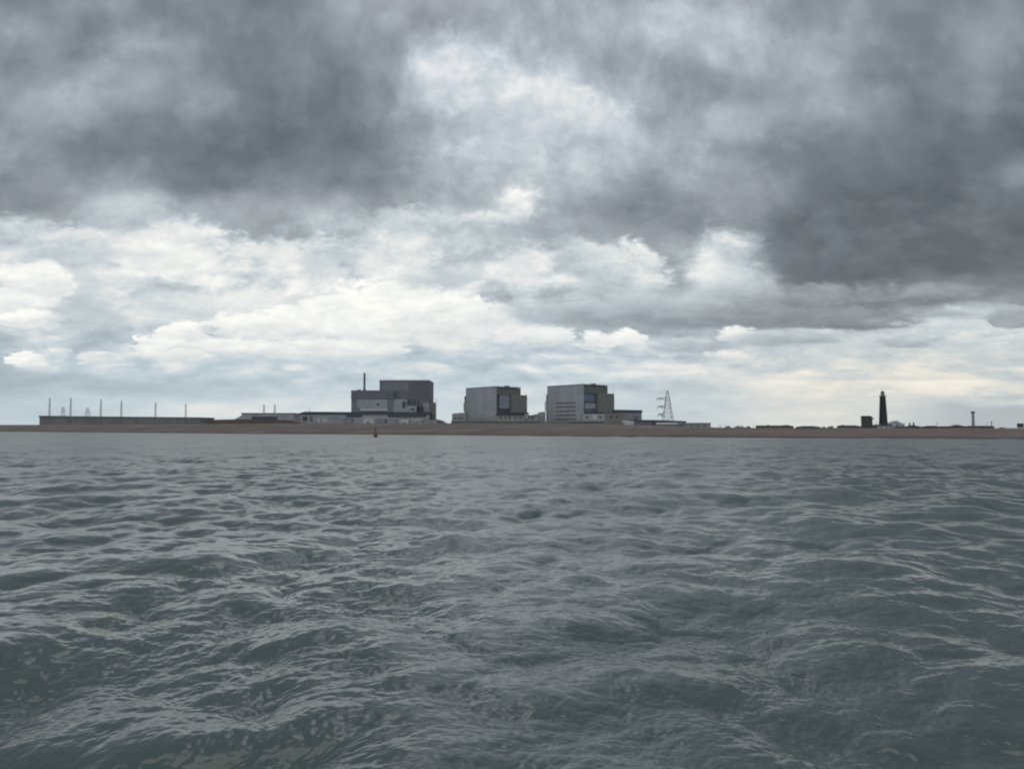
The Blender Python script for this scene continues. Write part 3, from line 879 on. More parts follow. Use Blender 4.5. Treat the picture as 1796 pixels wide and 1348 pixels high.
m = MB(); m.lathe([(3.2 * k, z0 + 5.41), (2.6 * k, z0 + 6.2), (1.4 * k, z0 + 7.0), (.5 * k, z0 + 7.4), (.45 * k, z0 + 7.9), (.1, z0 + 8.2), (.06, z0 + 9.4)], 20); m.build('lantern_roof', M['lantern'], t)
s2 = Spot(1550, 925)
t = thing('keepers_quarters', s2.loc, 'low curved grey building wrapping the right foot of the black lighthouse', 'building')
m = MB(); m.lathe([(11.5, 0), (11.5, 3.4)], 40, (4.0, 14)); m.build('wall', M['pale_render'], t)
m = MB(); m.lathe([(11.9, 3.405), (10.6, 5.0), (7.0, 5.4)], 40, (4.0, 14)); m.build('roof', M['house_roof'], t)
for i in range(5):
    a = R(-140 + i * 25)
    m = MB(); cx_, cy_ = 4 + 11.5 * math.cos(a), 14 + 11.5 * math.sin(a)
    m.box(cx_ - .6, cx_ + .6, cy_ - .15, cy_ + .4, 1.0, 2.6); m.build('window', M['glass'], t)

for (p0, p1, yt, Y, gable, lb) in ((1558, 1566, 740.5, 1120, True, 'leftmost of the pale blue grey houses behind the lighthouse foot'),
                                   (1565.5, 1570.5, 738.4, 1112, True, 'narrow second pale house, one of the higher two behind the lighthouse foot'),
                                   (1570.8, 1575.4, 737.8, 1125, True, 'highest narrow pale house in the row behind the lighthouse'),
                                   (1575.6, 1580.5, 740.2, 1112, True, 'fourth pale house in the row behind the lighthouse, lower than its left neighbour'),
                                   (1580.8, 1586, 741.2, 1120, False, 'flat-topped pale house at the right end of the pale row')):
    q = Spot((p0 + p1) / 2, Y)
    t = thing('pale_house', q.loc, lb, 'house', 'pale houses behind the lighthouse')
    x0, x1, zt = q.x(p0), q.x(p1), q.z(yt)
    m = MB(); m.box(x0, x1, 0, 8, 0, zt - 1.6); m.build('wall', M['pale_render'], t)
    if gable:
        m = MB(); m.prism([(x0, zt - 1.595), (x1, zt - 1.595), ((x0 + x1) / 2 + .3, zt), ((x0 + x1) / 2 - .3, zt)], -.2, 8.2); rf = m.build('roof', M['blue_clad'], t)
        m = MB(); m.box((x0 + x1) / 2 + .5, (x0 + x1) / 2 + 1.2, 3, 4, zt - 1, zt + .8); m.build('chimney', M['blue_clad'], rf)
    else:
        m = MB(); m.box(x0 - .2, x1 + .2, -.2, 8.2, zt - 1.595, zt - 1.1); m.build('roof', M['blue_clad'], t)
    for r_ in range(2):
        m = MB(); m.box(x0 + .9, x1 - .9, -.06, .2, zt - 3.9 - r_ * 2.7, zt - 2.5 - r_ * 2.7); m.build('window', M['blue_clad'], t)

# slim tower with wide head
s = Spot(1706, 900)
t = thing('radar_tower', s.loc, 'slim grey tower with a wider head right of the lighthouse', 'tower')
m = MB()
k = 900 / F
for (a, b) in sg:
    m.bar((a * 1.5 * k, b * 1.5 * k, 0), (a * 1.2 * k, b * 1.2 * k, s.z(725)), .34, .28, 5)
for i in range(9):
    z0_, z1_ = s.z(725) * i / 9, s.z(725) * (i + 1) / 9
    for q in range(4):
        (a, b), (c, d_) = sg[q], sg[(q + 1) % 4]
        m.bar((a * 1.4 * k, b * 1.4 * k, z0_), (c * 1.3 * k, d_ * 1.3 * k, z1_), .16, None, 4)
m.bar((0, 0, 0), (0, 0, s.z(725)), .55, None, 8)
m.build('tower_frame', M['steel'], t)
m = MB(); m.lathe([(1.5 * k, s.z(725.2)), (3.2 * k, s.z(723.6)), (3.4 * k, s.z(721.8)), (3.3 * k, s.z(721.2))], 16); m.build('tower_head', M['steel'], t)
m = MB(); m.bar((0, 0, s.z(721.3)), (0, 0, s.z(719.0)), .12, .06); m.build('aerial', M['dark_steel'], t)

s = Spot(1791, 720)
t = thing('lookout_hut', s.loc, 'small square dark lookout hut at the far right edge', 'hut')
m = MB(); s.box(m, 1787.4, 1794.6, 743.0, 749.2, 0, 4); m.build('cabin', M['rendered'], t)
m = MB(); s.box(m, 1786.8, 1795.6, 742.2, 742.95, -.3, 4.3); m.build('roof', M['house_roof'], t)
m = MB(); s.box(m, 1788.4, 1794, 743.8, 745.3, -.06, .1); m.build('window', M['glass'], t)
for p in (1788.4, 1793.4):
    for y_ in (.2, 3.4):
        m = MB(); m.box(s.x(p), s.x(p + .9), y_, y_ + .45, -1, s.z(749.15)); m.build('leg', M['rendered'], t)


def pole(px, Y, yt, r_, label, name='telegraph_pole', cross=True, cat='pole'):
    q = Spot(px, Y)
    t_ = thing(name, q.loc, label, cat)
    m_ = MB(); m_.bar((0, 0, 0), (0, 0, q.z(yt)), r_, r_ * .7, 8); m_.build('post', M['dark_steel'], t_)
    if cross:
        m_ = MB(); m_.box(-1.3, 1.3, -.1, .1, q.z(yt) - 1.2, q.z(yt) - .95)
        for xx_ in (-1.1, -.5, .5, 1.1):
            m_.bar((xx_, 0, q.z(yt) - .95), (xx_, 0, q.z(yt) - .6), .07)
        m_.build('crossarm', M['dark_steel'], t_)
    return t_


pole(1738, 740, 738.5, .42, 'thick dark pole over the right part of the long dark range', cross=True)
pole(1730, 790, 739.0, .16, 'thin pale pole just left of the thick dark pole', cross=False)
pole(1643, 800, 740.0, .16, 'thin pole above the low dark cottage right of the two-chimney house')
pole(1671, 800, 740.5, .14, 'faint thin pole at the left edge of the broad pointed hip roof', cross=False)
pole(1262.5, 700, 744.6, .16, 'thin lone pole right of the grey flat-topped store')
pole(1321, 690, 743.0, .14, 'thin lone pole left of the longest dark bungalow', cross=False)
pole(1536, 800, 740.5, .16, 'thin pole between the square tower and the lighthouse')
pole(1458, 720, 744.8, .14, 'thin pole by the tiny lone hut')


# scrub on the crest
def bush(px, Y, w_, h_, label):
    q = Spot(px, Y)
    t_ = thing('scrub_bush', (q.loc.x, Y, q.gz + .2), label, 'bush', 'scrub on the shingle crest')
    rng = random.Random(int(px * 10))
    bm = bmesh.new()
    for i in range(420):
        a = rng.uniform(0, 2 * math.pi); rr0 = math.sqrt(rng.random())
        prof_ = (1 - rr0 ** 2) * (0.75 + .25 * math.sin(a * 3 + px)) + .08
        p_ = Vector((math.cos(a) * rr0 * w_ / 2, math.sin(a) * rr0 * w_ / 2, h_ * prof_ * rng.uniform(.25, 1)))
        dr_ = Vector((rng.gauss(0, 1), rng.gauss(0, 1), rng.gauss(.4, 1))).normalized()
        sd = dr_.orthogonal().normalized() * .22
        up_ = dr_.cross(sd).normalized() * .38
        bm.faces.new([bm.verts.new(p_ + v_) for v_ in (-up_, sd, up_, -sd)])
    mb_ = MB(); mb_.bm.free(); mb_.bm = bm
    mb_.build('foliage', M['bush'], t_)
    m_ = MB()
    for i in range(6):
        a = i * 1.05
        m_.bar((0, 0, -.4), (math.cos(a) * w_ * .25, math.sin(a) * w_ * .25, h_ * .5), .07, .03, 5)
    m_.build('stem', M['house_wall'], t_)


bush(1276, 560, 6.5, 2.4, 'low scrub bush right of the lone pole near the grey store')
bush(1296, 540, 9.0, 2.7, 'broad scrub bush about midway between the grey store and the longest bungalow')
bush(1312, 560, 5.0, 2.2, 'small scrub bush just left of the longest bungalow')
bush(1444, 600, 6.0, 2.0, 'scrub bush right of the low broad hip-roofed bungalow')
bush(1616, 640, 8.0, 2.6, 'scrub bush at the right end of the two-chimney house')
bush(1757, 620, 9.0, 1.7, 'scrub bush right of the long dark range')

# ------------------------------------------------------------------ channel buoy on the water
Yb = 262.0
t = thing('channel_buoy', (X(659.5, Yb), Yb, -0.15), 'small dark buoy with a thin topmast floating off the beach', 'buoy', None)
t.rotation_euler = (R(2), R(-3), 0)
t.scale = (.88, .88, .95)
m = MB(); m.lathe([(.35, -.7), (.72, -.1), (.78, .3), (.74, .75), (.5, .95)], 20); m.build('float', M['buoy_paint'], t)
m = MB()
for i in range(4):
    a = i * math.pi / 2 + .4
    m.bar((.48 * math.cos(a), .48 * math.sin(a), .9), (.12 * math.cos(a), .12 * math.sin(a), 3.0), .05, .04, 5)
for z_ in (1.5, 2.2):
    rr_ = .48 - (z_ - .9) / 2.1 * .36
    m.lathe([(rr_, z_), (rr_ + .05, z_), (rr_ + .05, z_ + .06), (rr_, z_ + .06)], 12)
m.build('lattice_cage', M['buoy_paint'], t)
m = MB(); m.bar((0, 0, 2.9), (0, 0, 3.9), .05, .04, 6); m.lathe([(.06, 3.45), (.16, 3.5), (.16, 3.75), (.05, 3.85)], 10); m.build('topmark', M['dark_steel'], t)

# ------------------------------------------------------------------ sky
ROWS_Y = [0, 45, 90, 135, 180, 225, 270, 315, 360, 400, 430, 460, 490, 520, 550, 580, 610, 640, 670, 720]
GRID = """
140 150 140 145 130 135 132 122 125 145 160 158 155 152 150 165 175 170 168 172 190 172 175 172 165 160 155 145 130 125 135
155 145 132 135 135 130 130 132 132 142 152 160 158 155 155 180 178 178 178 182 178 180 178 165 165 155 150 138 128 135 142
150 145 128 140 165 145 132 132 128 130 140 142 160 198 190 185 182 175 175 172 172 185 170 170 155 142 140 130 125 148 140
148 148 145 158 165 155 128 132 122 120 130 150 185 212 205 195 200 172 165 165 162 158 160 165 165 148 135 125 138 140 125
150 175 175 155 165 150 148 128 118 112 122 150 180 205 205 215 218 190 168 160 160 168 158 165 162 158 135 120 135 130 115
155 165 160 145 135 130 118 120 115 122 120 138 160 180 195 205 215 220 215 165 168 180 165 140 145 140 128 118 115 118 105
160 165 150 140 128 118 114 115 116 125 125 138 158 185 190 195 200 210 200 168 158 155 145 140 135 130 122 115 110 112 108
150 148 152 160 165 125 118 118 128 145 130 135 150 170 180 185 188 185 170 155 165 155 145 135 128 120 112 108 105 108 140
150 140 155 185 180 172 170 165 175 178 165 155 175 185 175 225 175 165 150 135 135 145 160 150 125 118 110 105 102 108 118
220 215 190 190 200 215 170 155 165 180 195 220 205 205 215 180 165 165 155 150 150 190 150 125 115 110 105 102 102 105 105
205 200 200 210 230 240 195 200 185 165 180 190 225 200 205 185 165 190 180 160 165 210 160 135 115 108 102 100 102 105 105
230 225 205 210 235 240 240 238 235 205 205 230 235 205 205 230 215 185 215 170 180 240 200 130 112 106 104 106 106 110 112
225 240 225 230 235 235 240 235 230 235 235 232 215 198 215 225 220 205 215 225 190 235 210 130 112 118 125 155 150 130 130
238 235 205 232 238 225 230 228 228 235 242 250 248 245 235 200 190 180 175 180 170 180 165 150 160 140 130 140 140 130 140
235 240 195 210 215 222 222 235 245 248 250 252 250 245 230 215 200 165 160 165 155 150 145 135 135 130 140 190 215 190 150
225 230 190 190 210 235 225 240 240 248 248 245 235 230 235 205 215 190 175 165 165 175 165 170 200 150 165 175 205 215 212
190 220 225 215 225 235 235 235 228 230 238 235 205 205 215 205 200 215 225 190 180 190 200 190 210 208 170 168 205 205 208
185 225 205 220 200 210 205 210 208 210 205 200 205 205 200 212 215 220 218 220 212 210 208 210 212 215 205 225 215 212 205
180 185 188 188 190 195 195 200 205 210 212 208 210 208 205 208 210 208 205 205 208 212 215 222 222 222 225 235 235 215 210
205 205 205 208 210 218 225 220 222 220 220 218 215 215 215 215 215 212 208 205 205 208 215 218 220 215 210 200 190 185 185
"""
GRID = [[float(v) for v in l.split()] for l in GRID.strip().splitlines()]
CLOUDS = [
    # high deck: pale rags
    (250, 88, 55, 34, 174, 158, .9, .5, 1, False, .8), (92, 186, 58, 26, 182, 160, .7, .5, 1, False, .9), (225, 156, 70, 34, 170, 155, .9, .5, 1, False, .7),
    (392, 173, 36, 13, 160, 148, .8, .4, 1, False, .8), (680, 42, 22, 22, 182, 165, .7, .4, 1, False, .8),
    (1185, 22, 45, 16, 200, 185, .6, .5, 1, False, .8), (1280, 60, 60, 32, 190, 175, .8, .5, 1, False, .8), (1440, 130, 60, 45, 175, 158, .6, .5, 1, False, .8),
    (1500, 170, 60, 22, 168, 155, .7, .5, 1, False, .8), (1275, 215, 45, 28, 186, 170, .7, .4, 1, False, .9), (1235, 295, 22, 16, 178, 165, .8, .4, 1, False, .8), (1296, 298, 26, 20, 176, 165, .8, .4, 1, False, .8),
    (1352, 340, 40, 32, 172, 158, .7, .4, 1, False, .8), (1722, 105, 30, 60, 152, 140, .7, .4, 1, False, .7), (1680, 140, 40, 22, 150, 140, .8, .4, 1, False, .7),
    # the dark masses
    (430, 255, 200, 70, 122, 116, .8, .5, 1, False, .4), (570, 150, 95, 70, 124, 117, .9, .5, 1, False, .4), (1600, 330, 220, 130, 118, 106, .8, .5, 1, False, .4), (1520, 440, 260, 70, 110, 106, .45, .5, 1, False, .65),
    (440, 385, 120, 32, 168, 156, .5, .6, 1, False, .9), (560, 412, 90, 26, 178, 160, .5, .7, 1, False, .9), (225, 372, 70, 26, 196, 184, .6, .5, 1, False, .8),
    (1110, 365, 130, 28, 145, 135, .7, .5, 1, False, .8), (980, 400, 110, 22, 172, 160, .7, .5, 1, False, .7),
    # the bright break overhead
    (800, 140, 66, 66, 220, 192, .35, .42, 1, True, .9), (855, 190, 70, 60, 214, 198, .4, .4, 1, True, .9), (945, 200, 100, 62, 224, 198, .3, .4, 1, True, .9), (1040, 225, 75, 48, 222, 196, .35, .45, 1, True, .9),
    (930, 265, 150, 60, 204, 190, .9, .4, 1, True, .8), (800, 258, 34, 12, 220, 205, .6, .5, 1, True, .8),
    (915, 358, 22, 22, 246, 222, .5, .7, 1, True, .95), (872, 380, 34, 8, 228, 212, .7, .8, 1, True, .8), (690, 392, 60, 22, 225, 205, .5, .6, 1, True, .8),
    # white tears under the deck
    (1075, 470, 78, 42, 226, 190, .22, .42, 1.2, True, .95), (1135, 498, 36, 16, 232, 205, .3, .4, 1.3, True, .95), (1010, 455, 40, 34, 216, 190, .4, .5, 1, True, .9), (925, 470, 36, 42, 236, 222, .3, .55, 1, True, .9),
    (1262, 472, 44, 46, 250, 214, .4, .5, 1, True, 1), (1300, 440, 34, 26, 210, 180, .6, .5, 1, True, .9), (1325, 498, 44, 26, 200, 180, .6, .5, 1, True, .8), (1660, 508, 60, 11, 168, 150, .5, .4, 1, True, .9),
    (30, 398, 70, 16, 228, 214, .35, .6, 1, True, .9), (125, 415, 60, 12, 228, 214, .4, .6, 1, True, .9), (310, 414, 75, 26, 240, 220, .35, .6, 1, True, .9), (290, 452, 70, 20, 248, 232, .4, .6, 1, True, .9), (470, 440, 90, 18, 242, 228, .4, .6, 1, True, .9), (680, 450, 80, 26, 240, 226, .5, .6, 1, True, .8),
    (110, 447, 100, 9, 208, 200, .6, .6, 1, True, .9), (500, 474, 140, 6, 244, 236, .8, .5, 1, True, .9), (375, 492, 44, 8, 248, 240, .5, .5, 1, True, .9), (560, 455, 22, 26, 208, 198, .6, .6, 1, False, .8), (610, 450, 20, 22, 206, 196, .6, .6, 1, False, .8),
    # left heap with its grey shaft
    (130, 535, 75, 75, 214, 194, .5, .3, 1, True, .9), (70, 505, 58, 40, 252, 226, .16, .42, 1, True, 1), (20, 530, 40, 30, 248, 228, .2, .4, 1, True, 1), (55, 562, 58, 16, 252, 224, .18, .45, 1.3, True, 1), (75, 478, 22, 22, 246, 232, .3, .5, 1, True, .9),
    (48, 630, 32, 14, 252, 224, .18, .5, 1.3, True, 1), (100, 622, 28, 14, 246, 214, .25, .5, 1.3, True, 1), (165, 626, 34, 17, 248, 214, .2, .5, 1.3, True, 1), (212, 624, 26, 16, 226, 205, .3, .5, 1.3, True, 1), (120, 600, 50, 8, 236, 196, .4, .6, 1, True, .8),
    (300, 545, 130, 24, 212, 208, .6, .4, 1, False, .9), (440, 530, 170, 14, 226, 220, .8, .4, 1, False, .8), (150, 565, 48, 46, 204, 194, .6, .4, 1, False, .9),
    # the long white bank behind the power station
    (870, 585, 95, 36, 240, 214, .2, .42, 1.4, True, 1), (930, 598, 70, 28, 234, 206, .2, .42, 1.5, True, 1), (800, 565, 90, 48, 248, 226, .16, .42, 1.4, True, 1), (690, 535, 95, 46, 254, 240, .16, .42, 1.4, True, 1), (720, 560, 90, 48, 250, 230, .2, .42, 1.4, True, 1),
    (600, 560, 95, 44, 253, 238, .16, .42, 1.4, True, 1), (515, 572, 85, 36, 252, 232, .16, .42, 1.4, True, 1), (430, 580, 75, 30, 250, 226, .16, .45, 1.4, True, 1), (330, 594, 52, 24, 250, 224, .16, .45, 1.4, True, 1), (270, 606, 40, 14, 250, 226, .18, .5, 1.4, True, 1),
    (400, 612, 70, 20, 246, 216, .2, .5, 1.6, True, 1), (300, 622, 45, 15, 240, 214, .25, .5, 1.5, True, 1), (480, 618, 70, 18, 238, 212, .25, .5, 1.5, True, 1), (570, 616, 60, 24, 246, 220, .2, .5, 1.5, True, 1), (650, 610, 70, 28, 248, 222, .2, .5, 1.5, True, 1),
    (800, 608, 60, 20, 244, 214, .3, .5, 1.5, True, .9), (835, 628, 160, 13, 206, 194, .35, .3, 1.8, True, 1), (515, 642, 18, 6, 240, 224, .3, .5, 1, True, .9), (760, 488, 50, 18, 212, 200, .4, .6, 1, False, .9), (820, 480, 26, 16, 210, 200, .5, .6, 1, False, .8),
    (470, 630, 150, 8, 212, 204, .5, .6, 1, True, .9), (630, 636, 90, 7, 210, 204, .5, .6, 1, True, .9), (885, 602, 44, 10, 216, 206, .6, .6, 1, True, .8), (470, 572, 34, 8, 230, 222, .7, .6, 1, True, .7), (760, 584, 46, 12, 224, 214, .7, .6, 1, True, .8), (850, 562, 34, 9, 222, 212, .7, .6, 1, True, .7), (590, 586, 60, 8, 236, 224, .7, .6, 1, True, .7), (690, 592, 44, 10, 232, 220, .7, .6, 1, True, .7),
    # long flat based cloud to the right
    (1560, 606, 260, 26, 213, 211, .5, .3, 1, False, .95), (1180, 530, 170, 18, 200, 184, .5, .5, 1, True, .9), (1390, 520, 110, 12, 176, 160, .5, .6, 1, True, .9), (1510, 512, 90, 12, 152, 142, .6, .6, 1, True, .9),
    (1010, 552, 110, 30, 204, 170, .25, .38, 1.8, True, 1), (1130, 556, 150, 30, 188, 156, .22, .36, 1.9, True, 1), (1250, 560, 150, 28, 174, 144, .22, .36, 1.9, True, 1), (1370, 558, 130, 28, 160, 134, .22, .36, 1.9, True, 1), (1490, 562, 120, 26, 150, 126, .2, .36, 1.8, True, 1), (1575, 566, 45, 13, 160, 138, .25, .4, 1.6, True, 1),
    (1700, 566, 90, 22, 220, 212, .3, .5, 1, True, 1), (1790, 560, 55, 22, 178, 150, .2, .4, 1.8, True, 1), (1670, 550, 60, 8, 175, 160, .4, .5, 1, False, .8),
    (1048, 606, 34, 20, 244, 212, .2, .45, 1.5, True, 1), (1100, 598, 34, 20, 246, 206, .2, .45, 1.5, True, 1), (1130, 618, 60, 16, 226, 186, .25, .45, 1.6, True, 1), (1010, 630, 90, 9, 226, 206, .4, .5, 1.4, True, .9), (1210, 606, 70, 17, 206, 170, .25, .4, 1.8, True, 1),
    (1290, 592, 34, 16, 236, 204, .2, .45, 1.5, True, 1), (1345, 598, 52, 13, 200, 172, .25, .4, 1.7, True, 1), (1412, 594, 54, 14, 194, 164, .25, .4, 1.7, True, 1), (1280, 626, 30, 11, 230, 206, .3, .5, 1.4, True, 1), (1150, 646, 70, 5, 226, 210, .5, .5, 1, True, .8), (1292, 638, 14, 6, 212, 186, .4, .5, 1, True, .9),
    (1608, 600, 64, 17, 204, 166, .22, .42, 1.8, True, 1), (1575, 622, 40, 8, 212, 190, .3, .5, 1.5, True, 1), (1705, 604, 70, 18, 218, 198, .3, .5, 1.5, True, .9), (1725, 628, 40, 9, 208, 194, .4, .5, 1.5, True, .9),
    # warm thin streaks low on the right
    (1430, 664, 60, 9, 234, 224, .6, .6, 1, False, .9), (1400, 684, 90, 5, 228, 220, .8, .6, 1, False, .8), (1622, 645, 34, 18, 232, 222, .8, .6, 1, False, .8), (1660, 675, 130, 11, 238, 228, .6, .6, 1, False, .9), (1560, 662, 140, 4, 208, 204, .8, .5, 1, False, .8), (1780, 706, 60, 5, 222, 216, .8, .5, 1, False, .8), (1390, 730, 50, 8, 226, 214, .6, .6, 1, False, .7),
]
SUN_AZ, SUN_EL = R(-6.0), R(75.0)


def lin(c):
    c /= 255.0
    return c / 12.92 if c <= 0.04045 else ((c + 0.055) / 1.055) ** 2.4


def build_sky():
    w = bpy.data.worlds.new('World')
    scene.world = w
    w.use_nodes = True
    nt = w.node_tree
    N, L = nt.nodes, nt.links
    N.clear()
    out = N.new('ShaderNodeOutputWorld')
    bg = N.new('ShaderNodeBackground')
    bg.inputs['Strength'].default_value = 0.1
    L.new(bg.outputs[0], out.inputs[0])

    def math_(op, a, b=None, c=None, clamp=False):
        n = N.new('ShaderNodeMath'); n.operation = op; n.use_clamp = clamp
        for i, v in enumerate((a, b, c)):
            if v is None:
                continue
            if isinstance(v, (int, float)):
                n.inputs[i].default_value = v
            else:
                L.new(v, n.inputs[i])
        return n.outputs[0]

    def mrange(v, a, b, c=0.0, d=1.0, smooth=False):
        n = N.new('ShaderNodeMapRange'); n.clamp = True
        if smooth:
            n.interpolation_type = 'SMOOTHSTEP'
        for i, q in zip((1, 2, 3, 4), (a, b, c, d)):
            n.inputs[i].default_value = q
        L.new(v, n.inputs[0])
        return n.outputs[0]

    def mixf(f, a, b):
        n = N.new('ShaderNodeMix'); n.data_type = 'FLOAT'
        for i, v in ((0, f), (2, a), (3, b)):
            if isinstance(v, (int, float)):
                n.inputs[i].default_value = v
            else:
                L.new(v, n.inputs[i])
        return n.outputs[0]

    tc = N.new('ShaderNodeTexCoord')
    sp = N.new('ShaderNodeSeparateXYZ')
    L.new(tc.outputs['Generated'], sp.inputs[0])
    x, y, z = sp.outputs
    ay = math_('MAXIMUM', math_('ABSOLUTE', y), 0.08)
    u = math_('DIVIDE', x, ay)
    t = math_('MAXIMUM', math_('DIVIDE', z, ay), 0.0)
    az = math_('ARCTAN2', x, y)
    g = math_('MULTIPLY', math_('LOGARITHM', math_('ADD', t, 0.12), math.e), 0.48)
    cv = N.new('ShaderNodeCombineXYZ')
    L.new(az, cv.inputs[0]); L.new(g, cv.inputs[1])

    def noise(scale, det, rough=0.55, off=(0, 0, 0), col=False, sx=1.0, dist=0.0):
        mp = N.new('ShaderNodeMapping')
        mp.inputs['Location'].default_value = off
        mp.inputs['Scale'].default_value = (sx, 1, 1)
        L.new(cv.outputs[0], mp.inputs['Vector'])
        n = N.new('ShaderNodeTexNoise'); n.noise_dimensions = '2D'
        n.inputs['Scale'].default_value = scale
        n.inputs['Detail'].default_value = det
        n.inputs['Roughness'].default_value = rough
        n.inputs['Distortion'].default_value = dist
        L.new(mp.outputs[0], n.inputs['Vector'])
        return n.outputs['Color' if col else 'Fac']

    # turbulence carries the cloud edges about
    wn = N.new('ShaderNodeSeparateColor')
    L.new(noise(7.0, 6, 0.56, (3, 1, 0), True), wn.inputs[0])
    ts = math_('MULTIPLY_ADD', t, 0.9, 0.10)
    uw = math_('MULTIPLY_ADD', math_('SUBTRACT', wn.outputs[0], 0.5), 0.085, u)
    tw = math_('ADD', t, math_('MULTIPLY', math_('MULTIPLY', math_('SUBTRACT', wn.outputs[1], 0.5), 0.14), ts))
    col_pos = math_('DIVIDE', math_('ADD', uw, 0.7), 1.4)

    # cloud brightness, its light and shade painted in by bearing and height
    val = None
    prev = None
    order = list(range(len(ROWS_Y)))[::-1]            # from the horizon upwards
    for ri in order:
        yy = ROWS_Y[ri]
        tr = (HOR - yy) / F / (1 - (CY - yy) / F * PITCH)
        rp = N.new('ShaderNodeValToRGB')
        cr = rp.color_ramp
        cr.interpolation = 'EASE'
        vals = GRID[ri]
        el = cr.elements
        for k, v in enumerate(vals):
            pos = ((60 * k - CX) / F + 0.7) / 1.4
            if k == 0:
                e = el[0]; e.position = pos
            elif k == 1:
                e = el[1]; e.position = pos
            else:
                e = el.new(pos)
            e.color = (v / 255, v / 255, v / 255, 1)
        L.new(col_pos, rp.inputs[0])
        sep = N.new('ShaderNodeSeparateColor')
        L.new(rp.outputs[0], sep.inputs[0])
        v = sep.outputs[0]
        if val is None:
            val = v
        else:
            val = mixf(mrange(tw, prev, tr, smooth=True), val, v)
        prev = tr
    # beyond the stretch in view: a broken deck overhead, brighter behind the camera
    val = mixf(mrange(tw, 0.60, 1.2, smooth=True), val, 143 / 255)
    val = mixf(mrange(y, 0.1, -0.4, smooth=True), val, math_('MULTIPLY', val, 1.45))  # unseen sky raised here to lift the building fronts and the sea

    # billows: fine structure with lit upper edges
    n1 = noise(15.0, 8, 0.6, (0, 0, 0), dist=0.25)
    n1b = noise(15.0, 8, 0.6, (0.0, 0.035, 0), dist=0.25)
    rel = math_('SUBTRACT', n1b, n1)
    n2 = noise(5.0, 6, 0.55, (7, 3, 0), sx=0.7)
    edge = mrange(val, 0.50, 0.80, 0.10, 1.0)
    low = mrange(t, 0.03, 0.12, 0.12, 1.0)
    amp = math_('MULTIPLY', edge, low)
    # heaped clouds with firm edges where the deck is bright, soft rolls throughout
    n3 = noise(9.0, 8, 0.58, (11, 5, 0), sx=0.75, dist=0.15)
    n3b = noise(9.0, 8, 0.58, (11, 5.03, 0), sx=0.75, dist=0.15)
    puff = mrange(n3, 0.46, 0.545, smooth=True)
    band = math_('MULTIPLY', mrange(val, 0.70, 0.86), mrange(val, 1.02, 0.93))
    band = math_('MULTIPLY', band, low)
    soft = math_('MULTIPLY', mrange(n3, 0.38, 0.64, smooth=True), 1.0)
    val = math_('ADD', val, math_('MULTIPLY', math_('MULTIPLY', math_('SUBTRACT', puff, 0.5), 0.035), band))
    val = math_('ADD', val, math_('MULTIPLY', math_('MULTIPLY', math_('SUBTRACT', soft, 0.5), 0.03), low))
    rel3 = math_('SUBTRACT', n3b, n3)
    val = math_('SUBTRACT', val, math_('MULTIPLY', math_('MULTIPLY', rel3, 0.55), math_('MAXIMUM', band, 0.12)))
    val = math_('ADD', val, math_('MULTIPLY', math_('MULTIPLY', math_('SUBTRACT', n1, 0.5), 0.06), amp))
    val = math_('SUBTRACT', val, math_('MULTIPLY', math_('MULTIPLY', rel, 0.22), amp))
    val = math_('ADD', val, math_('MULTIPLY', math_('MULTIPLY', math_('SUBTRACT', n2, 0.5), 0.02), low))

    # single heaps and rags of cloud: centre, half width, half height (photo pixels), tops, base, edge softness, edge break-up
    vor = N.new('ShaderNodeTexVoronoi'); vor.voronoi_dimensions = '2D'
    vor.inputs['Scale'].default_value = 26.0
    vor.inputs['Detail'].default_value = 3.0
    vor.inputs['Roughness'].default_value = 0.55
    vor.normalize = True
    vmap = N.new('ShaderNodeMapping'); vmap.inputs['Scale'].default_value = (0.8, 1.3, 1)
    L.new(cv.outputs[0], vmap.inputs[0])
    vadd = N.new('ShaderNodeVectorMath'); vadd.operation = 'MULTIPLY_ADD'
    vadd.inputs[1].default_value = (0.05, 0.05, 0.0)
    vn = N.new('ShaderNodeTexNoise'); vn.noise_dimensions = '2D'; vn.inputs['Scale'].default_value = 25; vn.inputs['Detail'].default_value = 4
    L.new(cv.outputs[0], vn.inputs['Vector'])
    L.new(vn.outputs['Color'], vadd.inputs[0]); L.new(vmap.outputs[0], vadd.inputs[2])
    L.new(vadd.outputs[0], vor.inputs['Vector'])
    bill = math_('SUBTRACT', vor.outputs['Distance'], 0.33)
    rag = math_('SUBTRACT', noise(17.0, 7, 0.6, (5, 9, 0), sx=0.8), 0.5)
    fine = math_('SUBTRACT', noise(60.0, 5, 0.6, (2, 4, 0), sx=0.8), 0.5)
    vor2 = N.new('ShaderNodeTexVoronoi'); vor2.voronoi_dimensions = '2D'
    vor2.inputs['Scale'].default_value = 62.0
    vor2.inputs['Detail'].default_value = 1.0
    vor2.normalize = True
    L.new(vadd.outputs[0], vor2.inputs['Vector'])
    bill2 = math_('SUBTRACT', vor2.outputs['Distance'], 0.36)
    pert_b = math_('ADD', math_('MULTIPLY', bill, 1.5), math_('MULTIPLY', rag, 2.2))
    pert_b = math_('ADD', pert_b, math_('ADD', math_('MULTIPLY', fine, 0.8), math_('MULTIPLY', bill2, 0.75)))
    pert_r = math_('ADD', math_('MULTIPLY', rag, 3.4), math_('MULTIPLY', fine, 1.0))
    ut = N.new('ShaderNodeCombineXYZ')
    L.new(u, ut.inputs[0]); L.new(t, ut.inputs[1])

    G = bpy.data.node_groups.new('cloud_heap', 'ShaderNodeTree')
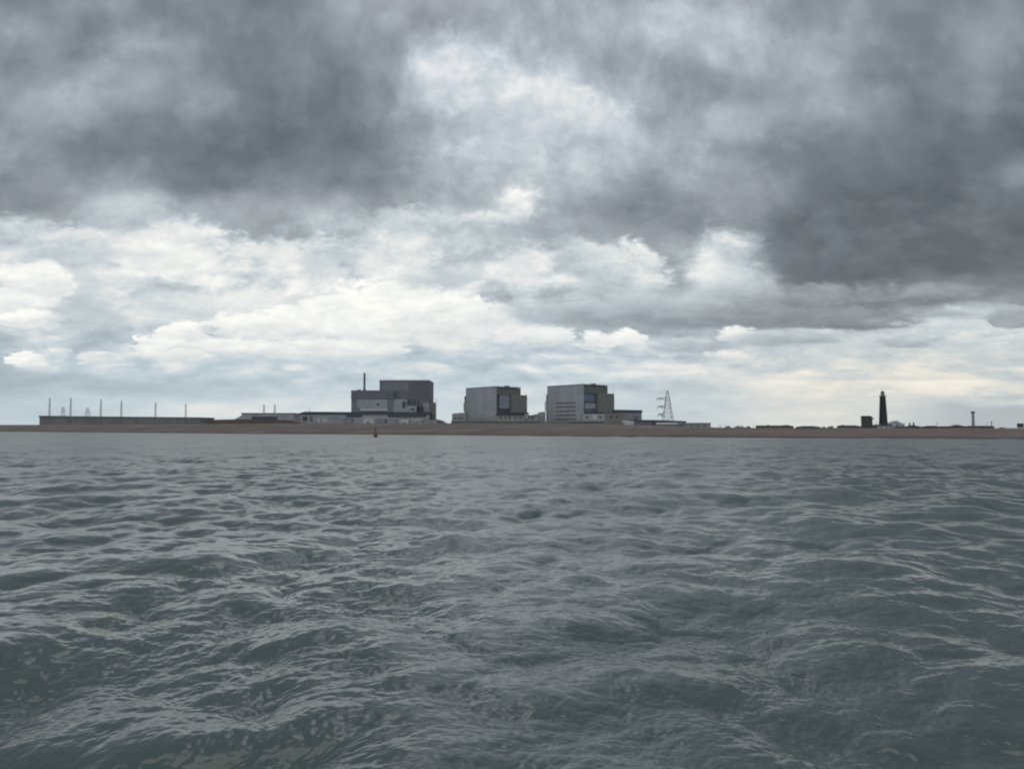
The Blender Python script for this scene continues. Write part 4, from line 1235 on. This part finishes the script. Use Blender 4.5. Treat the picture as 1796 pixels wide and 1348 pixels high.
    for nm, ty in (('Val', 'Float'), ('Dir', 'Vector'), ('Centre', 'Vector'), ('Size', 'Vector'), ('Top', 'Float'), ('Base', 'Float'), ('Inner', 'Float'), ('Outer', 'Float'),
                   ('Amount', 'Float'), ('Flat', 'Float'), ('Pert', 'Float'), ('Bill', 'Float'), ('Op', 'Float')):
        G.interface.new_socket(nm, in_out='INPUT', socket_type='NodeSocket' + ty)
    G.interface.new_socket('Val', in_out='OUTPUT', socket_type='NodeSocketFloat')
    gn, gl_ = G.nodes, G.links
    gi = gn.new('NodeGroupInput'); go_ = gn.new('NodeGroupOutput')
    I = gi.outputs

    def gm(op, a, b=None, c=None):
        n = gn.new('ShaderNodeMath'); n.operation = op
        for i, v in enumerate((a, b, c)):
            if v is None:
                continue
            if isinstance(v, (int, float)):
                n.inputs[i].default_value = v
            else:
                gl_.new(v, n.inputs[i])
        return n.outputs[0]
    chain = gn.new('ShaderNodeVectorMath'); chain.operation = 'MULTIPLY_ADD'
    chain.inputs[1].default_value = (1e-7, 1e-7, 0)
    gl_.new(I['Val'], chain.inputs[0]); gl_.new(I['Dir'], chain.inputs[2])
    sb = gn.new('ShaderNodeVectorMath'); sb.operation = 'SUBTRACT'
    gl_.new(chain.outputs[0], sb.inputs[0]); gl_.new(I['Centre'], sb.inputs[1])
    dv_ = gn.new('ShaderNodeVectorMath'); dv_.operation = 'DIVIDE'
    gl_.new(sb.outputs[0], dv_.inputs[0]); gl_.new(I['Size'], dv_.inputs[1])
    gs = gn.new('ShaderNodeSeparateXYZ'); gl_.new(dv_.outputs[0], gs.inputs[0])
    yl = gs.outputs['Y']
    yf = gm('MULTIPLY_ADD', gm('MINIMUM', yl, 0.0), I['Flat'], yl)
    dd = gm('SQRT', gm('MULTIPLY_ADD', yf, yf, gm('MULTIPLY', gs.outputs['X'], gs.outputs['X'])))
    dd = gm('MULTIPLY_ADD', I['Pert'], I['Amount'], dd)
    mr = gn.new('ShaderNodeMapRange'); mr.interpolation_type = 'SMOOTHSTEP'; mr.inputs[4].default_value = 0.0
    gl_.new(dd, mr.inputs[0]); gl_.new(I['Inner'], mr.inputs[1]); gl_.new(I['Outer'], mr.inputs[2]); gl_.new(I['Op'], mr.inputs[3])
    m2 = gn.new('ShaderNodeMapRange'); m2.inputs[1].default_value = -0.8; m2.inputs[2].default_value = 0.75
    gl_.new(gm('MULTIPLY_ADD', I['Bill'], -1.2, yl), m2.inputs[0]); gl_.new(I['Base'], m2.inputs[3]); gl_.new(I['Top'], m2.inputs[4])
    inner = gm('MULTIPLY_ADD', I['Pert'], -0.055, m2.outputs[0])
    mx = gn.new('ShaderNodeMix'); mx.data_type = 'FLOAT'
    gl_.new(mr.outputs[0], mx.inputs[0]); gl_.new(I['Val'], mx.inputs[2]); gl_.new(inner, mx.inputs[3])
    gl_.new(mx.outputs[0], go_.inputs[0])

    def cloud(px, py, rx, ry, top, base, soft=0.25, amount=0.45, flat=1.0, billow=True, op=1.0):
        nonlocal val
        dv = 1 - (CY - py) / F * PITCH
        n = N.new('ShaderNodeGroup'); n.node_tree = G
        q = n.inputs
        q['Centre'].default_value = ((px - CX) / F / dv, (HOR - py) / F / dv, 0)
        q['Size'].default_value = (rx / F / dv, ry / F / dv, 1)
        for nm, v in (('Top', top / 255), ('Base', base / 255), ('Inner', 1 - (soft if soft < 0.23 else soft * 1.5 + 0.06)), ('Outer', 1 + (soft if soft < 0.23 else soft * 1.5 + 0.06)), ('Amount', amount * (1.25 + 0.75 * max(0.0, min(1.0, (40 - ry) / 28)))), ('Flat', flat - 1.0), ('Op', op)):
            q[nm].default_value = v
        L.new(val, q['Val']); L.new(ut.outputs[0], q['Dir']); L.new(pert_b if billow else pert_r, q['Pert']); L.new(bill, q['Bill'])
        val = n.outputs[0]

    for c in CLOUDS:
        cloud(*c)
    ed2 = math_('MULTIPLY', mrange(val, 0.50, 0.85, 0.10, 0.55), mrange(t, 0.03, 0.10, 0.15, 1.0))
    val = math_('ADD', val, math_('MULTIPLY', math_('MULTIPLY', math_('SUBTRACT', n1, 0.5), 0.10), ed2))
    val = math_('SUBTRACT', val, math_('MULTIPLY', math_('MULTIPLY', rel, 0.20), ed2))
    val = math_('SUBTRACT', val, math_('MULTIPLY', math_('MULTIPLY', bill, 0.10), ed2))

    val = math_('SUBTRACT', val, math_('MULTIPLY', math_('MAXIMUM', math_('SUBTRACT', val, 0.90), 0.0), 0.15))

    # soft rolls on the underside of the deck
    vr = N.new('ShaderNodeTexVoronoi'); vr.voronoi_dimensions = '2D'; vr.feature = 'SMOOTH_F1'
    vr.inputs['Scale'].default_value = 10.0; vr.inputs['Detail'].default_value = 2.0; vr.inputs['Roughness'].default_value = 0.5; vr.inputs['Smoothness'].default_value = 0.7
    vr.normalize = True
    va = N.new('ShaderNodeVectorMath'); va.operation = 'MULTIPLY_ADD'; va.inputs[1].default_value = (0.10, 0.10, 0)
    L.new(vn.outputs['Color'], va.inputs[0]); L.new(cv.outputs[0], va.inputs[2])
    L.new(va.outputs[0], vr.inputs['Vector'])
    roll = math_('SUBTRACT', 0.30, vr.outputs['Distance'])
    val = math_('ADD', val, math_('MULTIPLY', math_('MULTIPLY', roll, 0.22), mrange(t, 0.14, 0.26)))

    # sky colour for that brightness
    rp = N.new('ShaderNodeValToRGB')
    cr = rp.color_ramp
    stops = [(80, (-5, 1, 8)), (105, (-6, 1, 6)), (130, (-6, 1, 7)), (160, (-6, 1, 7)), (190, (-7, 2, 7)), (210, (-7, 2, 6)), (228, (-2, 1, 0)), (245, (0, 1, -3)), (255, (2, 1, -6))]
    for k, (s, d) in enumerate(stops):
        if k < 2:
            e = cr.elements[k]; e.position = s / 255
        else:
            e = cr.elements.new(s / 255)
        e.color = tuple(lin(min(258, s + q)) for q in d) + (1,)
    L.new(val, rp.inputs[0])
    # the higher deck is a little more violet
    tint = N.new('ShaderNodeMix'); tint.data_type = 'RGBA'; tint.blend_type = 'MULTIPLY'
    tint.inputs[7].default_value = (0.985, 0.99, 1.03, 1)
    L.new(mrange(t, 0.30, 0.52), tint.inputs[0])
    L.new(rp.outputs[0], tint.inputs[6])
    # clear air low down shows pale blue between the clouds
    tn2 = N.new('ShaderNodeMix'); tn2.data_type = 'RGBA'; tn2.blend_type = 'MULTIPLY'
    tn2.inputs[7].default_value = (0.93, 0.99, 1.03, 1)
    L.new(math_('MULTIPLY', math_('MULTIPLY', mrange(t, 0.15, 0.08), mrange(val, 0.90, 0.80)), mrange(u, 0.32, 0.08)), tn2.inputs[0])
    L.new(tint.outputs[2], tn2.inputs[6])
    tint = tn2
    tn3 = N.new('ShaderNodeMix'); tn3.data_type = 'RGBA'; tn3.blend_type = 'MULTIPLY'
    tn3.inputs[7].default_value = (1.07, 1.0, 0.91, 1)
    L.new(math_('MULTIPLY', math_('MULTIPLY', mrange(t, 0.14, 0.07), mrange(val, 0.74, 0.88)), mrange(u, 0.16, 0.42)), tn3.inputs[0])
    L.new(tint.outputs[2], tn3.inputs[6])
    tint = tn3
    sc10 = N.new('ShaderNodeMix'); sc10.data_type = 'RGBA'; sc10.blend_type = 'MULTIPLY'
    sc10.clamp_result = False
    sc10.inputs[0].default_value = 1.0
    sc10.inputs[7].default_value = (10, 10, 10, 1)
    L.new(tint.outputs[2], sc10.inputs[6])

    sky = N.new('ShaderNodeTexSky')
    sky.sky_type = 'NISHITA'
    sky.sun_disc = False
    sky.sun_elevation = SUN_EL
    sky.sun_rotation = SUN_AZ
    sky.dust_density = 0.8
    fin = N.new('ShaderNodeMix'); fin.data_type = 'RGBA'
    gap = math_('MULTIPLY', mrange(t, 0.16, 0.05), mrange(val, 0.84, 0.72))
    L.new(math_('MULTIPLY_ADD', gap, -0.02, 0.97), fin.inputs[0])
    L.new(sky.outputs[0], fin.inputs[6])
    L.new(sc10.outputs[2], fin.inputs[7])
    # bright patch added to the unseen sky above the frame, for glitter on the sea
    vm = N.new('ShaderNodeVectorMath'); vm.operation = 'DOT_PRODUCT'
    ga, ge = R(-6.5), R(39.0)
    vm.inputs[1].default_value = (math.sin(ga) * math.cos(ge), math.cos(ga) * math.cos(ge), math.sin(ge))
    L.new(tc.outputs['Generated'], vm.inputs[0])
    glow = math_('EXPONENT', math_('MULTIPLY', math_('SUBTRACT', vm.outputs['Value'], 1.0), 240.0))
    gl = N.new('ShaderNodeMix'); gl.data_type = 'RGBA'; gl.blend_type = 'ADD'; gl.clamp_result = False
    gl.inputs[0].default_value = 1.0
    gc = N.new('ShaderNodeVectorMath'); gc.operation = 'SCALE'
    gc.inputs[0].default_value = (20, 19.6, 18.8)
    L.new(math_('MULTIPLY', glow, math_('MULTIPLY_ADD', n2, 1.6, 0.2)), gc.inputs['Scale'])
    L.new(fin.outputs[2], gl.inputs[6]); L.new(gc.outputs[0], gl.inputs[7])
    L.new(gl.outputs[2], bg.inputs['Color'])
    w.cycles.sampling_method = 'NONE'


build_sky()

sun_d = bpy.data.lights.new('sun', 'SUN')
sun_d.energy = 0.5
sun_d.angle = R(40)
sun_d.color = (1.0, 0.96, 0.88)
sun = bpy.data.objects.new('sun', sun_d)
COL.objects.link(sun)
d = Vector((math.sin(SUN_AZ) * math.cos(SUN_EL), math.cos(SUN_AZ) * math.cos(SUN_EL), math.sin(SUN_EL)))
sun.rotation_euler = (-d).to_track_quat('-Z', 'Y').to_euler()
sun.location = d * 50

# ------------------------------------------------------------------ render
vs_ = scene.view_settings
vs_.view_transform = 'Standard'
vs_.look = 'None'
vs_.exposure = 0.0
vs_.gamma = 1.0
scene.render.engine = 'CYCLES'
scene.cycles.use_denoising = True
scene.cycles.max_bounces = 3
scene.cycles.diffuse_bounces = 2
scene.cycles.filter_width = 2.1
